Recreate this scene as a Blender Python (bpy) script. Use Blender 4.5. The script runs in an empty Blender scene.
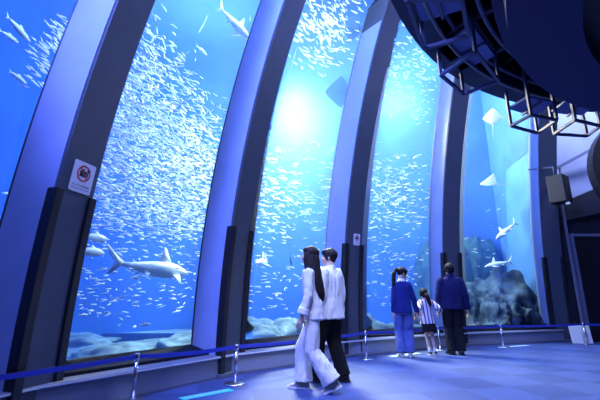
import bpy, bmesh, math, random
from math import sin, cos, pi, radians, atan2, hypot
from mathutils import Vector, Matrix, Quaternion, noise
random.seed(11)
SC = bpy.context.scene
COL = SC.collection

# ------------------------------------------------------------------ basics
def put(name, bm, mat=None, parent=None, smooth=False, mats=None):
    """link a bmesh as one mesh object"""
    me = bpy.data.meshes.new(name)
    bm.normal_update()
    bm.to_mesh(me); bm.free()
    if mats:
        for m in mats: me.materials.append(m)
    elif mat: me.materials.append(mat)
    if smooth:
        for p in me.polygons: p.use_smooth = True
    o = bpy.data.objects.new(name, me); COL.objects.link(o)
    if parent: o.parent = parent
    return o
def tag(o, label=None, cat=None, group=None, kind=None):
    if label: o['label'] = label
    if cat: o['category'] = cat
    if group: o['group'] = group
    if kind: o['kind'] = kind
    return o
def empty(name, loc=(0, 0, 0), rz=0.0):
    o = bpy.data.objects.new(name, None); COL.objects.link(o)
    o.empty_display_size = .1
    o.location = loc; o.rotation_euler = (0, 0, rz)
    return o
def structure(name, bm, mat, smooth=False, label=None, cat=None, parent=None):
    o = put(name, bm, mat, parent, smooth)
    if not parent:
        o['kind'] = 'structure'
        if label: o['label'] = label
        if cat: o['category'] = cat
    return o
def copy_tree(o, parent=None):
    c = o.copy(); COL.objects.link(c)
    if parent: c.parent = parent
    for ch in list(o.children): copy_tree(ch, c)
    return c

def face(bm, pts, mi=0):
    vs = [bm.verts.new(p) for p in pts]
    f = bm.faces.new(vs); f.material_index = mi
    return f
def box(bm, lo, hi, M=None, mi=0):
    (a, b, c), (d, e, f) = lo, hi
    v = [Vector(p) for p in ((a,b,c),(d,b,c),(d,e,c),(a,e,c),(a,b,f),(d,b,f),(d,e,f),(a,e,f))]
    if M: v = [M @ p for p in v]
    v = [bm.verts.new(p) for p in v]
    for q in ((0,3,2,1),(4,5,6,7),(0,1,5,4),(1,2,6,5),(2,3,7,6),(3,0,4,7)):
        bm.faces.new([v[i] for i in q]).material_index = mi
def loft(bm, secs, caps=True, closed=True, mi=0):
    """secs: list of equal-length point lists; skins them into a tube"""
    rows = [[bm.verts.new(p) for p in s] for s in secs]
    n = len(rows[0])
    for a, b in zip(rows, rows[1:]):
        for i in range(n if closed else n - 1):
            j = (i + 1) % n
            bm.faces.new((a[i], a[j], b[j], b[i])).material_index = mi
    if caps and closed:
        bm.faces.new(list(reversed(rows[0]))).material_index = mi
        bm.faces.new(rows[-1]).material_index = mi
    return rows
def frame_of(d, up=Vector((0, 0, 1))):
    d = d.normalized()
    if abs(d.dot(up)) > .98: up = Vector((0, 1, 0))
    x = d.cross(up).normalized(); y = x.cross(d).normalized()
    return x, y
def tube(bm, pts, r, n=8, caps=True, mi=0, up=None):
    """round tube through pts; r a number or a list of radii or (rx, ry) pairs"""
    pts = [Vector(p) for p in pts]
    rs = r if isinstance(r, (list, tuple)) and len(r) == len(pts) else [r] * len(pts)
    secs = []; px = None
    for i, p in enumerate(pts):
        d = (pts[min(i + 1, len(pts) - 1)] - pts[max(i - 1, 0)])
        if px is None: x, y = frame_of(d, up or Vector((0, 0, 1)))
        else:
            x = (px - d.normalized() * px.dot(d.normalized()))
            x = x.normalized() if x.length > 1e-6 else frame_of(d)[0]
            y = x.cross(d.normalized())
        px = x
        rx, ry = rs[i] if isinstance(rs[i], (list, tuple)) else (rs[i], rs[i])
        secs.append([p + x * (cos(2 * pi * k / n) * rx) + y * (sin(2 * pi * k / n) * ry) for k in range(n)])
    return loft(bm, secs, caps, True, mi)
def bar(bm, a, b, w, h=None, mi=0):
    """square-section bar from a to b"""
    a, b = Vector(a), Vector(b); h = h or w
    x, y = frame_of(b - a)
    c = [(-w/2, -h/2), (w/2, -h/2), (w/2, h/2), (-w/2, h/2)]
    loft(bm, [[a + x*u + y*v for u, v in c], [b + x*u + y*v for u, v in c]], mi=mi)
def lathe(bm, prof, n=24, M=None, mi=0):
    secs = []
    for r, z in prof:
        s = [Vector((r*cos(2*pi*k/n), r*sin(2*pi*k/n), z)) for k in range(n)]
        secs.append([M @ p for p in s] if M else s)
    loft(bm, secs, True, True, mi)
def bevel(bm, w, seg=2):
    bmesh.ops.bevel(bm, geom=bm.edges[:], offset=w, segments=seg, affect='EDGES', profile=.5, clamp_overlap=True)
def recalc(bm):
    bmesh.ops.recalc_face_normals(bm, faces=bm.faces[:])

# ------------------------------------------------------------------ materials
def mat(name, rgb, rough=.5, metal=0.0, spec=.5, noise_amt=0.0, noise_scale=8.0, bump=0.0, bump_scale=40.0, sheen=0.0, rgb2=None, coat=0.0):
    m = bpy.data.materials.new(name); m.use_nodes = True
    nt = m.node_tree; b = nt.nodes['Principled BSDF']
    b.inputs['Base Color'].default_value = (*rgb, 1)
    b.inputs['Roughness'].default_value = rough
    b.inputs['Metallic'].default_value = metal
    b.inputs['Specular IOR Level'].default_value = spec
    b.inputs['Sheen Weight'].default_value = sheen
    b.inputs['Coat Weight'].default_value = coat
    if noise_amt or rgb2:
        tc = nt.nodes.new('ShaderNodeTexCoord'); nz = nt.nodes.new('ShaderNodeTexNoise')
        nz.inputs['Scale'].default_value = noise_scale; nz.inputs['Detail'].default_value = 5
        nt.links.new(tc.outputs['Object'], nz.inputs['Vector'])
        rp = nt.nodes.new('ShaderNodeValToRGB')
        rp.color_ramp.elements[0].position = .35; rp.color_ramp.elements[1].position = .65
        lo = tuple(max(0, c * (1 - noise_amt)) for c in rgb); hi = rgb2 or tuple(min(1, c * (1 + noise_amt)) for c in rgb)
        rp.color_ramp.elements[0].color = (*lo, 1); rp.color_ramp.elements[1].color = (*hi, 1)
        nt.links.new(nz.outputs['Fac'], rp.inputs['Fac']); nt.links.new(rp.outputs['Color'], b.inputs['Base Color'])
    if bump:
        tc = nt.nodes.new('ShaderNodeTexCoord'); nz = nt.nodes.new('ShaderNodeTexNoise')
        nz.inputs['Scale'].default_value = bump_scale; nz.inputs['Detail'].default_value = 4
        nt.links.new(tc.outputs['Object'], nz.inputs['Vector'])
        bp = nt.nodes.new('ShaderNodeBump'); bp.inputs['Strength'].default_value = bump; bp.inputs['Distance'].default_value = .02
        nt.links.new(nz.outputs['Fac'], bp.inputs['Height']); nt.links.new(bp.outputs['Normal'], b.inputs['Normal'])
    return m
M = {}
M['pillar'] = mat('pillar_paint', (.062, .075, .10), .5, noise_amt=.08, noise_scale=3)
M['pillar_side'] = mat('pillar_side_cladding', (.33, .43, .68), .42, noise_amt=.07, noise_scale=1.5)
M['guard'] = mat('black_guard', (.012, .012, .014), .4)
M['trim'] = mat('brushed_trim', (.25, .26, .30), .35, metal=.6)
M['plinth'] = mat('plinth_panel', (.25, .27, .34), .38, noise_amt=.06, noise_scale=2)
M['ledge'] = mat('ledge_stone', (.20, .21, .27), .4)
M['ledge_edge'] = mat('ledge_nosing', (.70, .71, .75), .3)
M['frame'] = mat('window_frame', (.012, .014, .022), .75, spec=.15)
M['dark_wall'] = mat('dark_wall', (.022, .022, .035), .7, noise_amt=.15, noise_scale=2)
M['ceiling'] = mat('ceiling_dark', (.015, .015, .04), .8)
M['drum'] = mat('drum_paint', (.012, .017, .10), .6, noise_amt=.05, noise_scale=2)
M['ring'] = mat('ring_paint', (.022, .026, .075), .55)
M['steel'] = mat('painted_steel', (.16, .17, .25), .45)
M['rig_steel'] = mat('rig_steel', (.085, .095, .20), .5)
M['plate'] = mat('rig_plate', (.11, .14, .42), .5)
M['chrome'] = mat('satin_chrome', (.75, .75, .78), .22, metal=1.0)
M['black'] = mat('black_plastic', (.012, .012, .015), .45)
M['belt'] = mat('blue_belt', (.03, .05, .42), .6)
M['white_board'] = mat('white_board', (.80, .81, .85), .5)
M['wall_light'] = mat('pale_wall', (.34, .36, .50), .6, noise_amt=.1, noise_scale=1.2)

def carpet_material():
    m = bpy.data.materials.new('carpet_tiles'); m.use_nodes = True
    nt = m.node_tree; b = nt.nodes['Principled BSDF']; L = nt.links.new
    b.inputs['Roughness'].default_value = .62; b.inputs['Specular IOR Level'].default_value = .35
    tc = nt.nodes.new('ShaderNodeTexCoord'); mp = nt.nodes.new('ShaderNodeMapping')
    mp.inputs['Rotation'].default_value = (0, 0, radians(-14)); mp.inputs['Scale'].default_value = (1/.6,)*3
    L(tc.outputs['Object'], mp.inputs['Vector'])
    ck = nt.nodes.new('ShaderNodeTexChecker'); ck.inputs['Scale'].default_value = 1.0
    ck.inputs['Color1'].default_value = (.058, .090, .26, 1); ck.inputs['Color2'].default_value = (.043, .069, .21, 1)
    # per-tile tone
    sn = nt.nodes.new('ShaderNodeVectorMath'); sn.operation = 'FLOOR'; L(mp.outputs['Vector'], sn.inputs[0])
    wn = nt.nodes.new('ShaderNodeTexWhiteNoise'); wn.noise_dimensions = '2D'; L(sn.outputs['Vector'], wn.inputs['Vector'])
    L(mp.outputs['Vector'], ck.inputs['Vector'])
    mr = nt.nodes.new('ShaderNodeMapRange'); mr.inputs['To Min'].default_value = .93; mr.inputs['To Max'].default_value = 1.07
    L(wn.outputs['Value'], mr.inputs['Value'])
    vm = nt.nodes.new('ShaderNodeVectorMath'); vm.operation = 'SCALE'
    L(ck.outputs['Color'], vm.inputs[0]); L(mr.outputs['Result'], vm.inputs['Scale'])
    L(vm.outputs['Vector'], b.inputs['Base Color'])
    nz = nt.nodes.new('ShaderNodeTexNoise'); nz.inputs['Scale'].default_value = 260; L(tc.outputs['Object'], nz.inputs['Vector'])
    bp = nt.nodes.new('ShaderNodeBump'); bp.inputs['Strength'].default_value = .25; bp.inputs['Distance'].default_value = .004
    L(nz.outputs['Fac'], bp.inputs['Height']); L(bp.outputs['Normal'], b.inputs['Normal'])
    return m
M['carpet'] = carpet_material()

def glass_material():
    m = bpy.data.materials.new('acrylic_pane'); m.use_nodes = True
    nt = m.node_tree; nt.nodes.clear(); L = nt.links.new
    out = nt.nodes.new('ShaderNodeOutputMaterial'); mx = nt.nodes.new('ShaderNodeMixShader')
    tr = nt.nodes.new('ShaderNodeBsdfTransparent'); tr.inputs['Color'].default_value = (.97, .985, 1, 1)
    gl = nt.nodes.new('ShaderNodeBsdfGlossy'); gl.inputs['Roughness'].default_value = .02
    fr = nt.nodes.new('ShaderNodeFresnel'); fr.inputs['IOR'].default_value = 1.10
    L(fr.outputs['Fac'], mx.inputs['Fac']); L(tr.outputs['BSDF'], mx.inputs[1]); L(gl.outputs['BSDF'], mx.inputs[2])
    L(mx.outputs['Shader'], out.inputs['Surface'])
    return m
M['glass'] = glass_material()

# ------------------------------------------------------------------ the plan of the hall
W, DEP = .2165, .5486          # half width of a pillar, depth of its side
ZL, ZS = .278, .378            # ledge top, bottom of the glass
def prof(z): return -.01607*z + .03074*z*z + .00072*z**3      # how far the arch leans in at height z
PIL = [(-2.3177, 3.6496, 2.9017), (-.938, 5.6121, 2.6042), (.9797, 7.3567, 2.2515), (3.4554, 8.8141, 1.8407), (6.4297, 9.7624, 1.4627)]
PLAN = [(-3.12, 1.45, 3.21)] + PIL            # one more station behind the photographer's shoulder
def station(s):
    """plan point and outward normal at station s (pillar number, -1 ... 4)"""
    k = max(0, min(len(PLAN) - 2, int(math.floor(s + 1)))); f = s + 1 - k
    a, b = PLAN[k], PLAN[k + 1]
    t = a[2] + (b[2] - a[2]) * f
    return Vector((a[0] + (b[0]-a[0])*f, a[1] + (b[1]-a[1])*f, 0)), Vector((cos(t), sin(t), 0))
def at(s, off, z):
    """off: distance outward from the pillar-front line, following the lean"""
    p, n = station(s)
    a = PLAN[max(0, min(len(PLAN)-2, int(math.floor(s+1))))]; b = PLAN[max(0, min(len(PLAN)-2, int(math.floor(s+1))))+1]
    # straight between pillars: interpolate the two ends of the bay
    k = max(0, min(len(PLAN)-2, int(math.floor(s + 1)))); f = s + 1 - k
    na = Vector((cos(a[2]), sin(a[2]), 0)); nb = Vector((cos(b[2]), sin(b[2]), 0))
    o = off - prof(z)
    pa = Vector((a[0], a[1], 0)) + na*o; pb = Vector((b[0], b[1], 0)) + nb*o
    q = pa.lerp(pb, f); q.z = z
    return q
RC = Vector((5.14, .87, 0))    # centre of the round hall
def pol(t, r, z): return RC + Vector((r*cos(t), r*sin(t), z))
def arc(bm, t0, t1, r0, r1, z0, z1, n=48):
    """a solid ring segment"""
    secs = []
    for i in range(n + 1):
        t = t0 + (t1 - t0)*i/n
        secs.append([pol(t, r0, z0), pol(t, r1, z0), pol(t, r1, z1), pol(t, r0, z1)])
    full = abs(abs(t1 - t0) - 2*pi) < 1e-4
    loft(bm, secs, not full)
    if full: bmesh.ops.remove_doubles(bm, verts=bm.verts[:], dist=1e-4)
    recalc(bm)

# ------------------------------------------------------------------ camera
cam_d = bpy.data.cameras.new('camera'); cam = bpy.data.objects.new('camera', cam_d); COL.objects.link(cam)
cam.location = (0, 0, 1.03)
cam.rotation_euler = (pi/2 + .25227, 0, 0)
cam_d.sensor_width = 36; cam_d.lens = 378.94/600*36
cam_d.clip_start = .05; cam_d.clip_end = 200
SC.camera = cam
SC.view_settings.view_transform = 'Standard'; SC.view_settings.look = 'None'
SC.view_settings.gamma = 1.0; SC.view_settings.use_curve_mapping = False
# ------------------------------------------------------------------ floor, walls, ceiling
bm = bmesh.new(); box(bm, (-6, -8, -.1), (16, 12, 0)); structure('floor', bm, M['carpet'])

T0 = -2.62                                    # the far walls of the round hall, behind and to the right of the photographer
bm = bmesh.new(); arc(bm, .35, -.95, 8.9, 9.1, 0, 8.3, 32); structure('wall_right', bm, M['dark_wall'])
bm = bmesh.new(); arc(bm, -.95, -3.10, 8.9, 9.1, 0, 8.3, 40); structure('wall_back', bm, M['dark_wall'])
bm = bmesh.new(); arc(bm, -1*pi*2+3.185, -3.10, 8.55, 8.9, 0, 8.3, 12); structure('wall_left', bm, M['dark_wall'])

# ceiling over the whole hall, outer ring hung below it, and the round drum in the middle
edge = [at(-1 + 5*i/40, DEP - .02, 8.2) for i in range(41)]
edge += [Vector((RC.x + 9.0*cos(a), RC.y + 9.0*sin(a), 8.2)) for a in [1.1 - i*(4.15/40) for i in range(41)]]
bm = bmesh.new(); loft(bm, [edge, [p + Vector((0, 0, .15)) for p in edge]]); recalc(bm); structure('ceiling', bm, M['ceiling'])
ring = empty('gallery_ring', (RC.x, RC.y, 4.0))
tag(ring, 'dark curved gallery ring hanging above the hall in front of the tall windows', 'ceiling ring')
def local(bm, o):
    bmesh.ops.translate(bm, verts=bm.verts[:], vec=-Vector(o.location)); return bm
bm = bmesh.new(); arc(bm, 0, 2*pi, 4.56, 4.84, 4.0, 4.35, 96); put('soffit', local(bm, ring), M['ring'], ring)
bm = bmesh.new(); arc(bm, 0, 2*pi, 4.70, 4.82, 4.35, 8.2, 96); put('fascia', local(bm, ring), M['ring'], ring)
bm = bmesh.new()
tube(bm, [pol(2*pi*i/96, 4.545, 3.98) for i in range(97)], .022, 6, False); put('edge_pipe', local(bm, ring), M['steel'], ring, True)

drum = empty('ceiling_drum', (RC.x, RC.y, 3.4))
tag(drum, 'huge dark blue round drum hanging low from the ceiling', 'ceiling drum')
bm = bmesh.new(); arc(bm, 0, 2*pi, 3.3, 3.86, 3.40, 3.62, 128); put('rim', local(bm, drum), M['drum'], drum, False)
bm = bmesh.new(); arc(bm, 0, 2*pi, 3.76, 3.95, 3.62, 8.2, 128); put('drum_side', local(bm, drum), M['drum'], drum, False)
bm = bmesh.new(); arc(bm, 0, 2*pi, .02, 3.32, 3.62, 3.70, 96); put('recessed_underside', local(bm, drum), M['black'], drum)

# ------------------------------------------------------------------ pillars
def pillar_mesh():
    zs = [i*.25 for i in range(28)]           # to 6.75
    bm = bmesh.new()
    loft(bm, [[(-W, -prof(z), z), (W, -prof(z), z), (W, DEP+.035-prof(z), z), (-W, DEP+.035-prof(z), z)] for z in zs]); recalc(bm)
    return bm
def side_mesh(sx):
    zs = [i*.25 for i in range(26)]           # to 6.25
    bm = bmesh.new(); a, b = sorted((sx*(W-.002), sx*(W+.012)))
    loft(bm, [[(a, .035-prof(z), z), (b, .035-prof(z), z), (b, DEP-.008-prof(z), z), (a, DEP-.008-prof(z), z)] for z in zs]); recalc(bm)
    return bm
def guard_mesh(sx):
    zs = [.03 + i*.2 for i in range(11)]; bm = bmesh.new()
    a, b = sorted((sx*(W-.055), sx*(W+.035)))
    loft(bm, [[(a, -.03-prof(z), z), (b, -.03-prof(z), z), (b, .085-prof(z), z), (a, .085-prof(z), z)] for z in zs]); recalc(bm)
    bevel(bm, .006, 1)
    return bm
def make_pillar():
    root = empty('arched_pillar')
    put('beam', pillar_mesh(), M['pillar'], root)
    for sx in (-1, 1):
        put('side_panel', side_mesh(sx), M['pillar_side'], root)
        put('edge_guard', guard_mesh(sx), M['guard'], root)
    bm = bmesh.new(); box(bm, (-W-.06, -.06, 0), (W+.06, .30, .055)); bevel(bm, .008)
    put('base_trim', bm, M['trim'], root)
    bm = bmesh.new()                          # steel head that ties the arch back to the roof
    zs = [6.5 + i*.25 for i in range(7)]
    loft(bm, [[(-.15, .08-prof(z), z), (.15, .08-prof(z), z), (.15, DEP-prof(z), z), (-.15, DEP-prof(z), z)] for z in zs]); recalc(bm)
    for z in (6.78, 6.95, 7.12):
        box(bm, (-.2, .0-prof(z), z), (.2, DEP-prof(z), z+.03))
    put('head_bracket', bm, M['ring'], root)
    return root
PLAB = ['broad arched pillar with a no-photography sign, in front of the shark window',
        'arched pillar behind the belt post, nearest to the woman in white',
        'arched pillar with a small sign, directly behind the man in the white shirt',
        'arched pillar behind the man in the navy jacket',
        'dark arched pillar at the window end beside the black speaker']
proto = make_pillar(); pillars = []
for k, (x, y, t) in enumerate(PIL):
    o = proto if k == 0 else copy_tree(proto)
    o.location = (x, y, 0); o.rotation_euler = (0, 0, t - pi/2)
    tag(o, PLAB[k], 'pillar', 'arched pillars between the tank windows', 'thing'); pillars.append(o)

# ------------------------------------------------------------------ plinths, ledges and window panes of the five bays
ZT = 8.1
def bay_strip(bm, s0, s1, sec, n=1):
    """sec: list of (off, z); straight solid between two stations"""
    loft(bm, [[at(s0 + (s1-s0)*i/n, o, z) for o, z in sec] for i in range(n+1)]); recalc(bm)
for k in range(5):
    s0, s1 = k - 1, k
    e0 = s0 + (0 if k == 0 else .0); e1 = s1
    bm = bmesh.new(); bay_strip(bm, s0, s1, [(-.0, 0), (DEP-.02, 0), (DEP-.02, ZL-.03), (-.0, ZL-.03)])
    p = structure('trim_%d' % (k+1), bm, M['plinth'])
    bm = bmesh.new(); bay_strip(bm, s0, s1, [(-.035, ZL-.028), (DEP+.1, ZL-.028), (DEP+.1, ZL), (-.035, ZL)])
    put('ledge', bm, M['ledge'], p)
    bm = bmesh.new(); bay_strip(bm, s0, s1, [(-.043, ZL-.022), (-.036, ZL-.022), (-.036, ZL-.004), (-.043, ZL-.004)])
    put('nosing', bm, M['ledge_edge'], p)
    bm = bmesh.new(); bay_strip(bm, s0, s1, [(-.012, 0), (.05, 0), (.05, .03), (-.012, .03)])
    put('kick_strip', bm, M['trim'], p)
    # the curved acrylic pane, a solid 6 cm thick
    zs = [ZS - .03 + (ZT - ZS + .03)*i/24 for i in range(25)]
    bm = bmesh.new(); e = .012
    secs = []
    for s in (s0 + e, s1 - e):
        secs.append([at(s, DEP, z) for z in zs] + [at(s, DEP+.06, z) for z in reversed(zs)])
    loft(bm, secs); recalc(bm)
    g = structure('window_%d' % (k+1), bm, M['glass'], True)
    bm = bmesh.new(); bay_strip(bm, s0, s1, [(.20, ZL), (DEP+.10, ZL), (DEP+.10, ZS), (DEP-.06, ZS), (.20, ZL+.035)])
    put('frame', bm, M['frame'], g)
# ------------------------------------------------------------------ the tank: water, bed, back wall, surface
OUT = [8.0, 8.0, 8.0, 8.0, 6.2, 2.95]           # how far behind the pillars the tank reaches, at each station
def back(s, extra=0.0):
    k = max(0, min(4, int(math.floor(s + 1)))); f = s + 1 - k
    return OUT[k] + (OUT[k+1] - OUT[k])*f + extra
def flat_at(s, off, z):
    k = max(0, min(4, int(math.floor(s + 1)))); f = s + 1 - k
    a, b = PLAN[k], PLAN[k+1]
    pa = Vector((a[0] + cos(a[2])*off, a[1] + sin(a[2])*off, z)); pb = Vector((b[0] + cos(b[2])*off, b[1] + sin(b[2])*off, z))
    return pa.lerp(pb, f)
ST = [-1 + i*.25 for i in range(21)]
TOP = 9.4
def water_material():
    m = bpy.data.materials.new('sea_water'); m.use_nodes = True
    nt = m.node_tree; nt.nodes.clear(); L = nt.links.new
    out = nt.nodes.new('ShaderNodeOutputMaterial')
    sc = nt.nodes.new('ShaderNodeVolumeScatter'); sc.inputs['Color'].default_value = (.095, .225, 1.0, 1)
    sc.inputs['Density'].default_value = WATER_SCATTER; sc.inputs['Anisotropy'].default_value = .35
    ab = nt.nodes.new('ShaderNodeVolumeAbsorption'); ab.inputs['Color'].default_value = (.05, .55, 1.0, 1); ab.inputs['Density'].default_value = WATER_ABSORB
    ad = nt.nodes.new('ShaderNodeAddShader')
    L(sc.outputs['Volume'], ad.inputs[0]); L(ab.outputs['Volume'], ad.inputs[1]); L(ad.outputs['Shader'], out.inputs['Volume'])
    return m
WATER_SCATTER, WATER_ABSORB = .095, .12
M['water'] = water_material()
M['tank_paint'] = mat('tank_wall_paint', (.035, .115, .50), .8, noise_amt=.25, noise_scale=.6)
M['tank_end'] = mat('tank_end_paint', (.13, .33, .70), .8, noise_amt=.1, noise_scale=1)
M['sand'] = mat('tank_sand', (.42, .50, .52), .9, noise_amt=.3, noise_scale=1.4, bump=.5, bump_scale=6)

# water body
zs = [.02] + [ZS + (TOP - ZS)*i/20 for i in range(21)]
bm = bmesh.new()
secs = []
for s in ST:
    secs.append([at(s, DEP+.075, z) for z in zs] + [flat_at(s, back(s)-.02, TOP), flat_at(s, back(s)-.02, .02)])
loft(bm, secs); recalc(bm)
w = structure('tank_water', bm, M['water']); w['kind'] = 'stuff'
tag(w, 'clear blue sea water filling the tank behind the curved windows', 'water')
# bed, back wall, end walls
bm = bmesh.new()
loft(bm, [[at(s, DEP+.05, -.0), flat_at(s, back(s)+.3, 0), flat_at(s, back(s)+.3, -.3), at(s, DEP+.05, -.3)] for s in ST]); recalc(bm)
structure('floor_tank', bm, M['sand'])
bm = bmesh.new()
loft(bm, [[flat_at(s, back(s), 0), flat_at(s, back(s)+.25, 0), flat_at(s, back(s)+.25, 11), flat_at(s, back(s), 11)] for s in ST]); recalc(bm)
structure('wall_tank_back', bm, M['tank_paint'])
for nm, s, mt in (('wall_tank_end', 4.0, M['tank_end']), ('wall_tank_start', -1.0, M['tank_paint'])):
    bm = bmesh.new(); sg = 1 if s > 0 else -1
    p, n = station(s); tv = Vector((n.y, -n.x, 0))*sg
    a = p + n*(DEP+.1) + tv*.0; b = p + n*(back(s)+.2)
    zz = [0, .5, 1, 2, 3, 4, 5, 6, 7, 8, 9, 11]
    secs = []
    for z in zz:
        o = DEP + .07 - prof(min(z, 9.4))
        a = p + n*o; q = [a, b, b + tv*.2, a + tv*.2]
        secs.append([Vector((v.x, v.y, z)) for v in q])
    loft(bm, secs); recalc(bm); structure(nm, bm, mt)

# rippled water surface, lit from above by the floodlights
def surface_material():
    m = bpy.data.materials.new('water_surface'); m.use_nodes = True
    nt = m.node_tree; nt.nodes.clear(); L = nt.links.new
    out = nt.nodes.new('ShaderNodeOutputMaterial'); mx = nt.nodes.new('ShaderNodeMixShader'); mx.inputs['Fac'].default_value = .3
    tr = nt.nodes.new('ShaderNodeBsdfTransparent'); tl = nt.nodes.new('ShaderNodeBsdfTranslucent'); tl.inputs['Color'].default_value = (.62, .86, 1, 1)
    L(tr.outputs['BSDF'], mx.inputs[1]); L(tl.outputs['BSDF'], mx.inputs[2]); L(mx.outputs['Shader'], out.inputs['Surface'])
    return m
M['surface'] = surface_material()
bm = bmesh.new()
cols = []
for i in range(81):
    s = -1 + 5*i/80; a = at(s, DEP+.08, TOP); b = flat_at(s, back(s), TOP)
    row = []
    for j in range(41):
        p = a.lerp(b, j/40); p.z = TOP + .05 + .10*noise.noise(p*.9) + .05*noise.noise(p*2.3)
        row.append(p)
    cols.append(row)
loft(bm, cols, False, False); recalc(bm)
sf = put('water_surface', bm, M['surface'], None, True); tag(sf, 'rippled bright surface of the sea water at the top of the tank', 'water', kind='stuff')
# ------------------------------------------------------------------ hanging rig frames under the gallery ring
def prof_bar(bm, a, b, w=.036): bar(bm, a, b, w)
def rig_frame(quad, z0, z1, plate_z, label, extra=()):
    """open steel cage hung under the ring: quad = plan corners of its bottom"""
    c = sum((Vector((x, y, 0)) for x, y in quad), Vector())/4
    root = empty('rig_frame', (c.x, c.y, z0))
    tag(root, label, 'steel frame', 'hanging steel frames under the gallery ring')
    L = lambda p, z: (p[0]-c.x, p[1]-c.y, z-z0)
    for z, nm in ((z0, 'bottom_rail'), (z1, 'top_rail')):
        bm = bmesh.new()
        for i in range(4): prof_bar(bm, L(quad[i], z), L(quad[(i+1) % 4], z))
        put(nm, bm, M['rig_steel'], root)
    for p in quad:
        bm = bmesh.new(); prof_bar(bm, L(p, z0), L(p, max(z1, 4.6 if p in extra else z1))); put('post', bm, M['rig_steel'], root)
    if plate_z:
        bm = bmesh.new()
        q = [L(p, plate_z) for p in quad]; q2 = [L(p, plate_z+.03) for p in quad]
        loft(bm, [q, q2]); recalc(bm); put('plate', bm, M['plate'], root)
        bm = bmesh.new()
        mid = lambda a, b, z: L(((a[0]+b[0])/2, (a[1]+b[1])/2), z)
        prof_bar(bm, mid(quad[0], quad[1], plate_z-.03), mid(quad[2], quad[3], plate_z-.03), .03)
        put('cross_bar', bm, M['rig_steel'], root)
    return root
rig_frame([(1.34, 3.57), (1.74, 3.37), (1.47, 2.88), (.97, 2.88)], 3.65, 4.15, 3.98, 'open steel cage with a blue plate, topmost under the curved ring edge')
rig_frame([(1.71, 4.08), (2.17, 4.52), (2.48, 4.21), (1.93, 3.63)], 3.65, 4.10, 4.0, 'open steel cage overlapping the top of the pillar behind the navy-jacketed man')
f3 = [(3.07, 5.07), (3.61, 5.32), (3.61, 4.88), (3.16, 4.73)]
rig_frame(f3, 3.45, 4.45, 3.72, 'open steel cage hanging over the window where the white ray swims', f3)
rig_frame([(3.88, 5.35), (4.44, 5.43), (4.37, 5.07), (3.87, 4.88)], 3.45, 3.95, 3.80, 'small open steel cage hanging in front of the pale wall panel')
# two pipes that run round the inside of the ring
for nm, r, z, lab in (('conduit_pipe', 4.44, 4.1, 'thin steel pipe curving along the inside of the gallery ring'), ('conduit_pipe', 4.08, 3.95, 'thin steel pipe curving close beside the big drum')):
    bm = bmesh.new(); tube(bm, [pol(2.95 - i*1.5/40, r, z) for i in range(41)], .024, 8)
    tag(put(nm, bm, M['rig_steel'], None, True), lab, 'pipe')
for k, t in enumerate((2.75, 2.55, 2.35, 2.15, 1.95)):
    root = empty('cable_tray_arm', tuple(pol(t, 4.5, 4.2)))
    tag(root, 'dark cross arm bridging the gap between drum and gallery ring', 'bracket', 'cross arms above the steel frames')
    bm = bmesh.new(); a, b = pol(t, 3.96, 4.35), pol(t, 4.69, 4.35)
    bar(bm, a - root.location, b - root.location, .07); put('arm', bm, M['rig_steel'], root)
    bm = bmesh.new(); m = pol(t, 4.3, 4.35) - root.location; bar(bm, m, m + Vector((0, 0, 3.9)), .04); put('hanger', bm, M['rig_steel'], root)

# ------------------------------------------------------------------ right-hand side of the hall
def wallbox(name, pts, z0, z1, mt, th=.08):
    bm = bmesh.new()
    loft(bm, [[(x, y, z0), (x, y, z1), (x+.02, y+th, z1), (x+.02, y+th, z0)] for x, y in pts]); recalc(bm)
    return structure(name, bm, mt)
# dark return wall from the last pillar, pale panelled wall above it, door below
wallbox('wall_window_end', [(6.62, 9.70), (7.0, 9.78), (7.9, 9.75), (9.0, 9.45), (11.2, 8.6), (13.2, 6.9)], 0, 3.55, M['dark_wall'], .1)
wallbox('wall_upper', [(6.66, 9.82), (7.0, 9.86), (7.9, 9.83), (9.0, 9.53), (11.2, 8.7), (13.2, 7.0)], 3.5, 8.2, M['wall_light'], .1)
# sloping parapet of the stair that climbs to the right in front of the pale wall
st = empty('stair_parapet', (7.0, 9.6, 0)); tag(st, 'dark sloping stair parapet with handrail below the pale wall panel', 'stair')
bm = bmesh.new()
loft(bm, [[(x-7.0, y-9.6, z) for x, y, z in ((6.78, 9.62, 2.95), (9.6, 9.05, 3.5), (9.6, 9.05, 4.55), (6.78, 9.62, 3.42))],
          [(x-7.0, y-9.6, z) for x, y, z in ((6.80, 9.70, 2.95), (9.62, 9.13, 3.5), (9.62, 9.13, 4.55), (6.80, 9.70, 3.42))]]); recalc(bm)
put('parapet', bm, M['dark_wall'], st)
bm = bmesh.new(); bar(bm, (-.18, .02, 4.36-.0), (2.2, -.52, 5.60), .10, .07)
put('handrail', bm, M['steel'], st)
for f in (.05, .55):
    bm = bmesh.new(); bar(bm, (-.18+2.38*f, .02-.54*f, 3.45+.42*2.38*f), (-.18+2.38*f, .02-.54*f, 4.36+1.24*f), .04)
    put('rail_post', bm, M['steel'], st)
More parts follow.
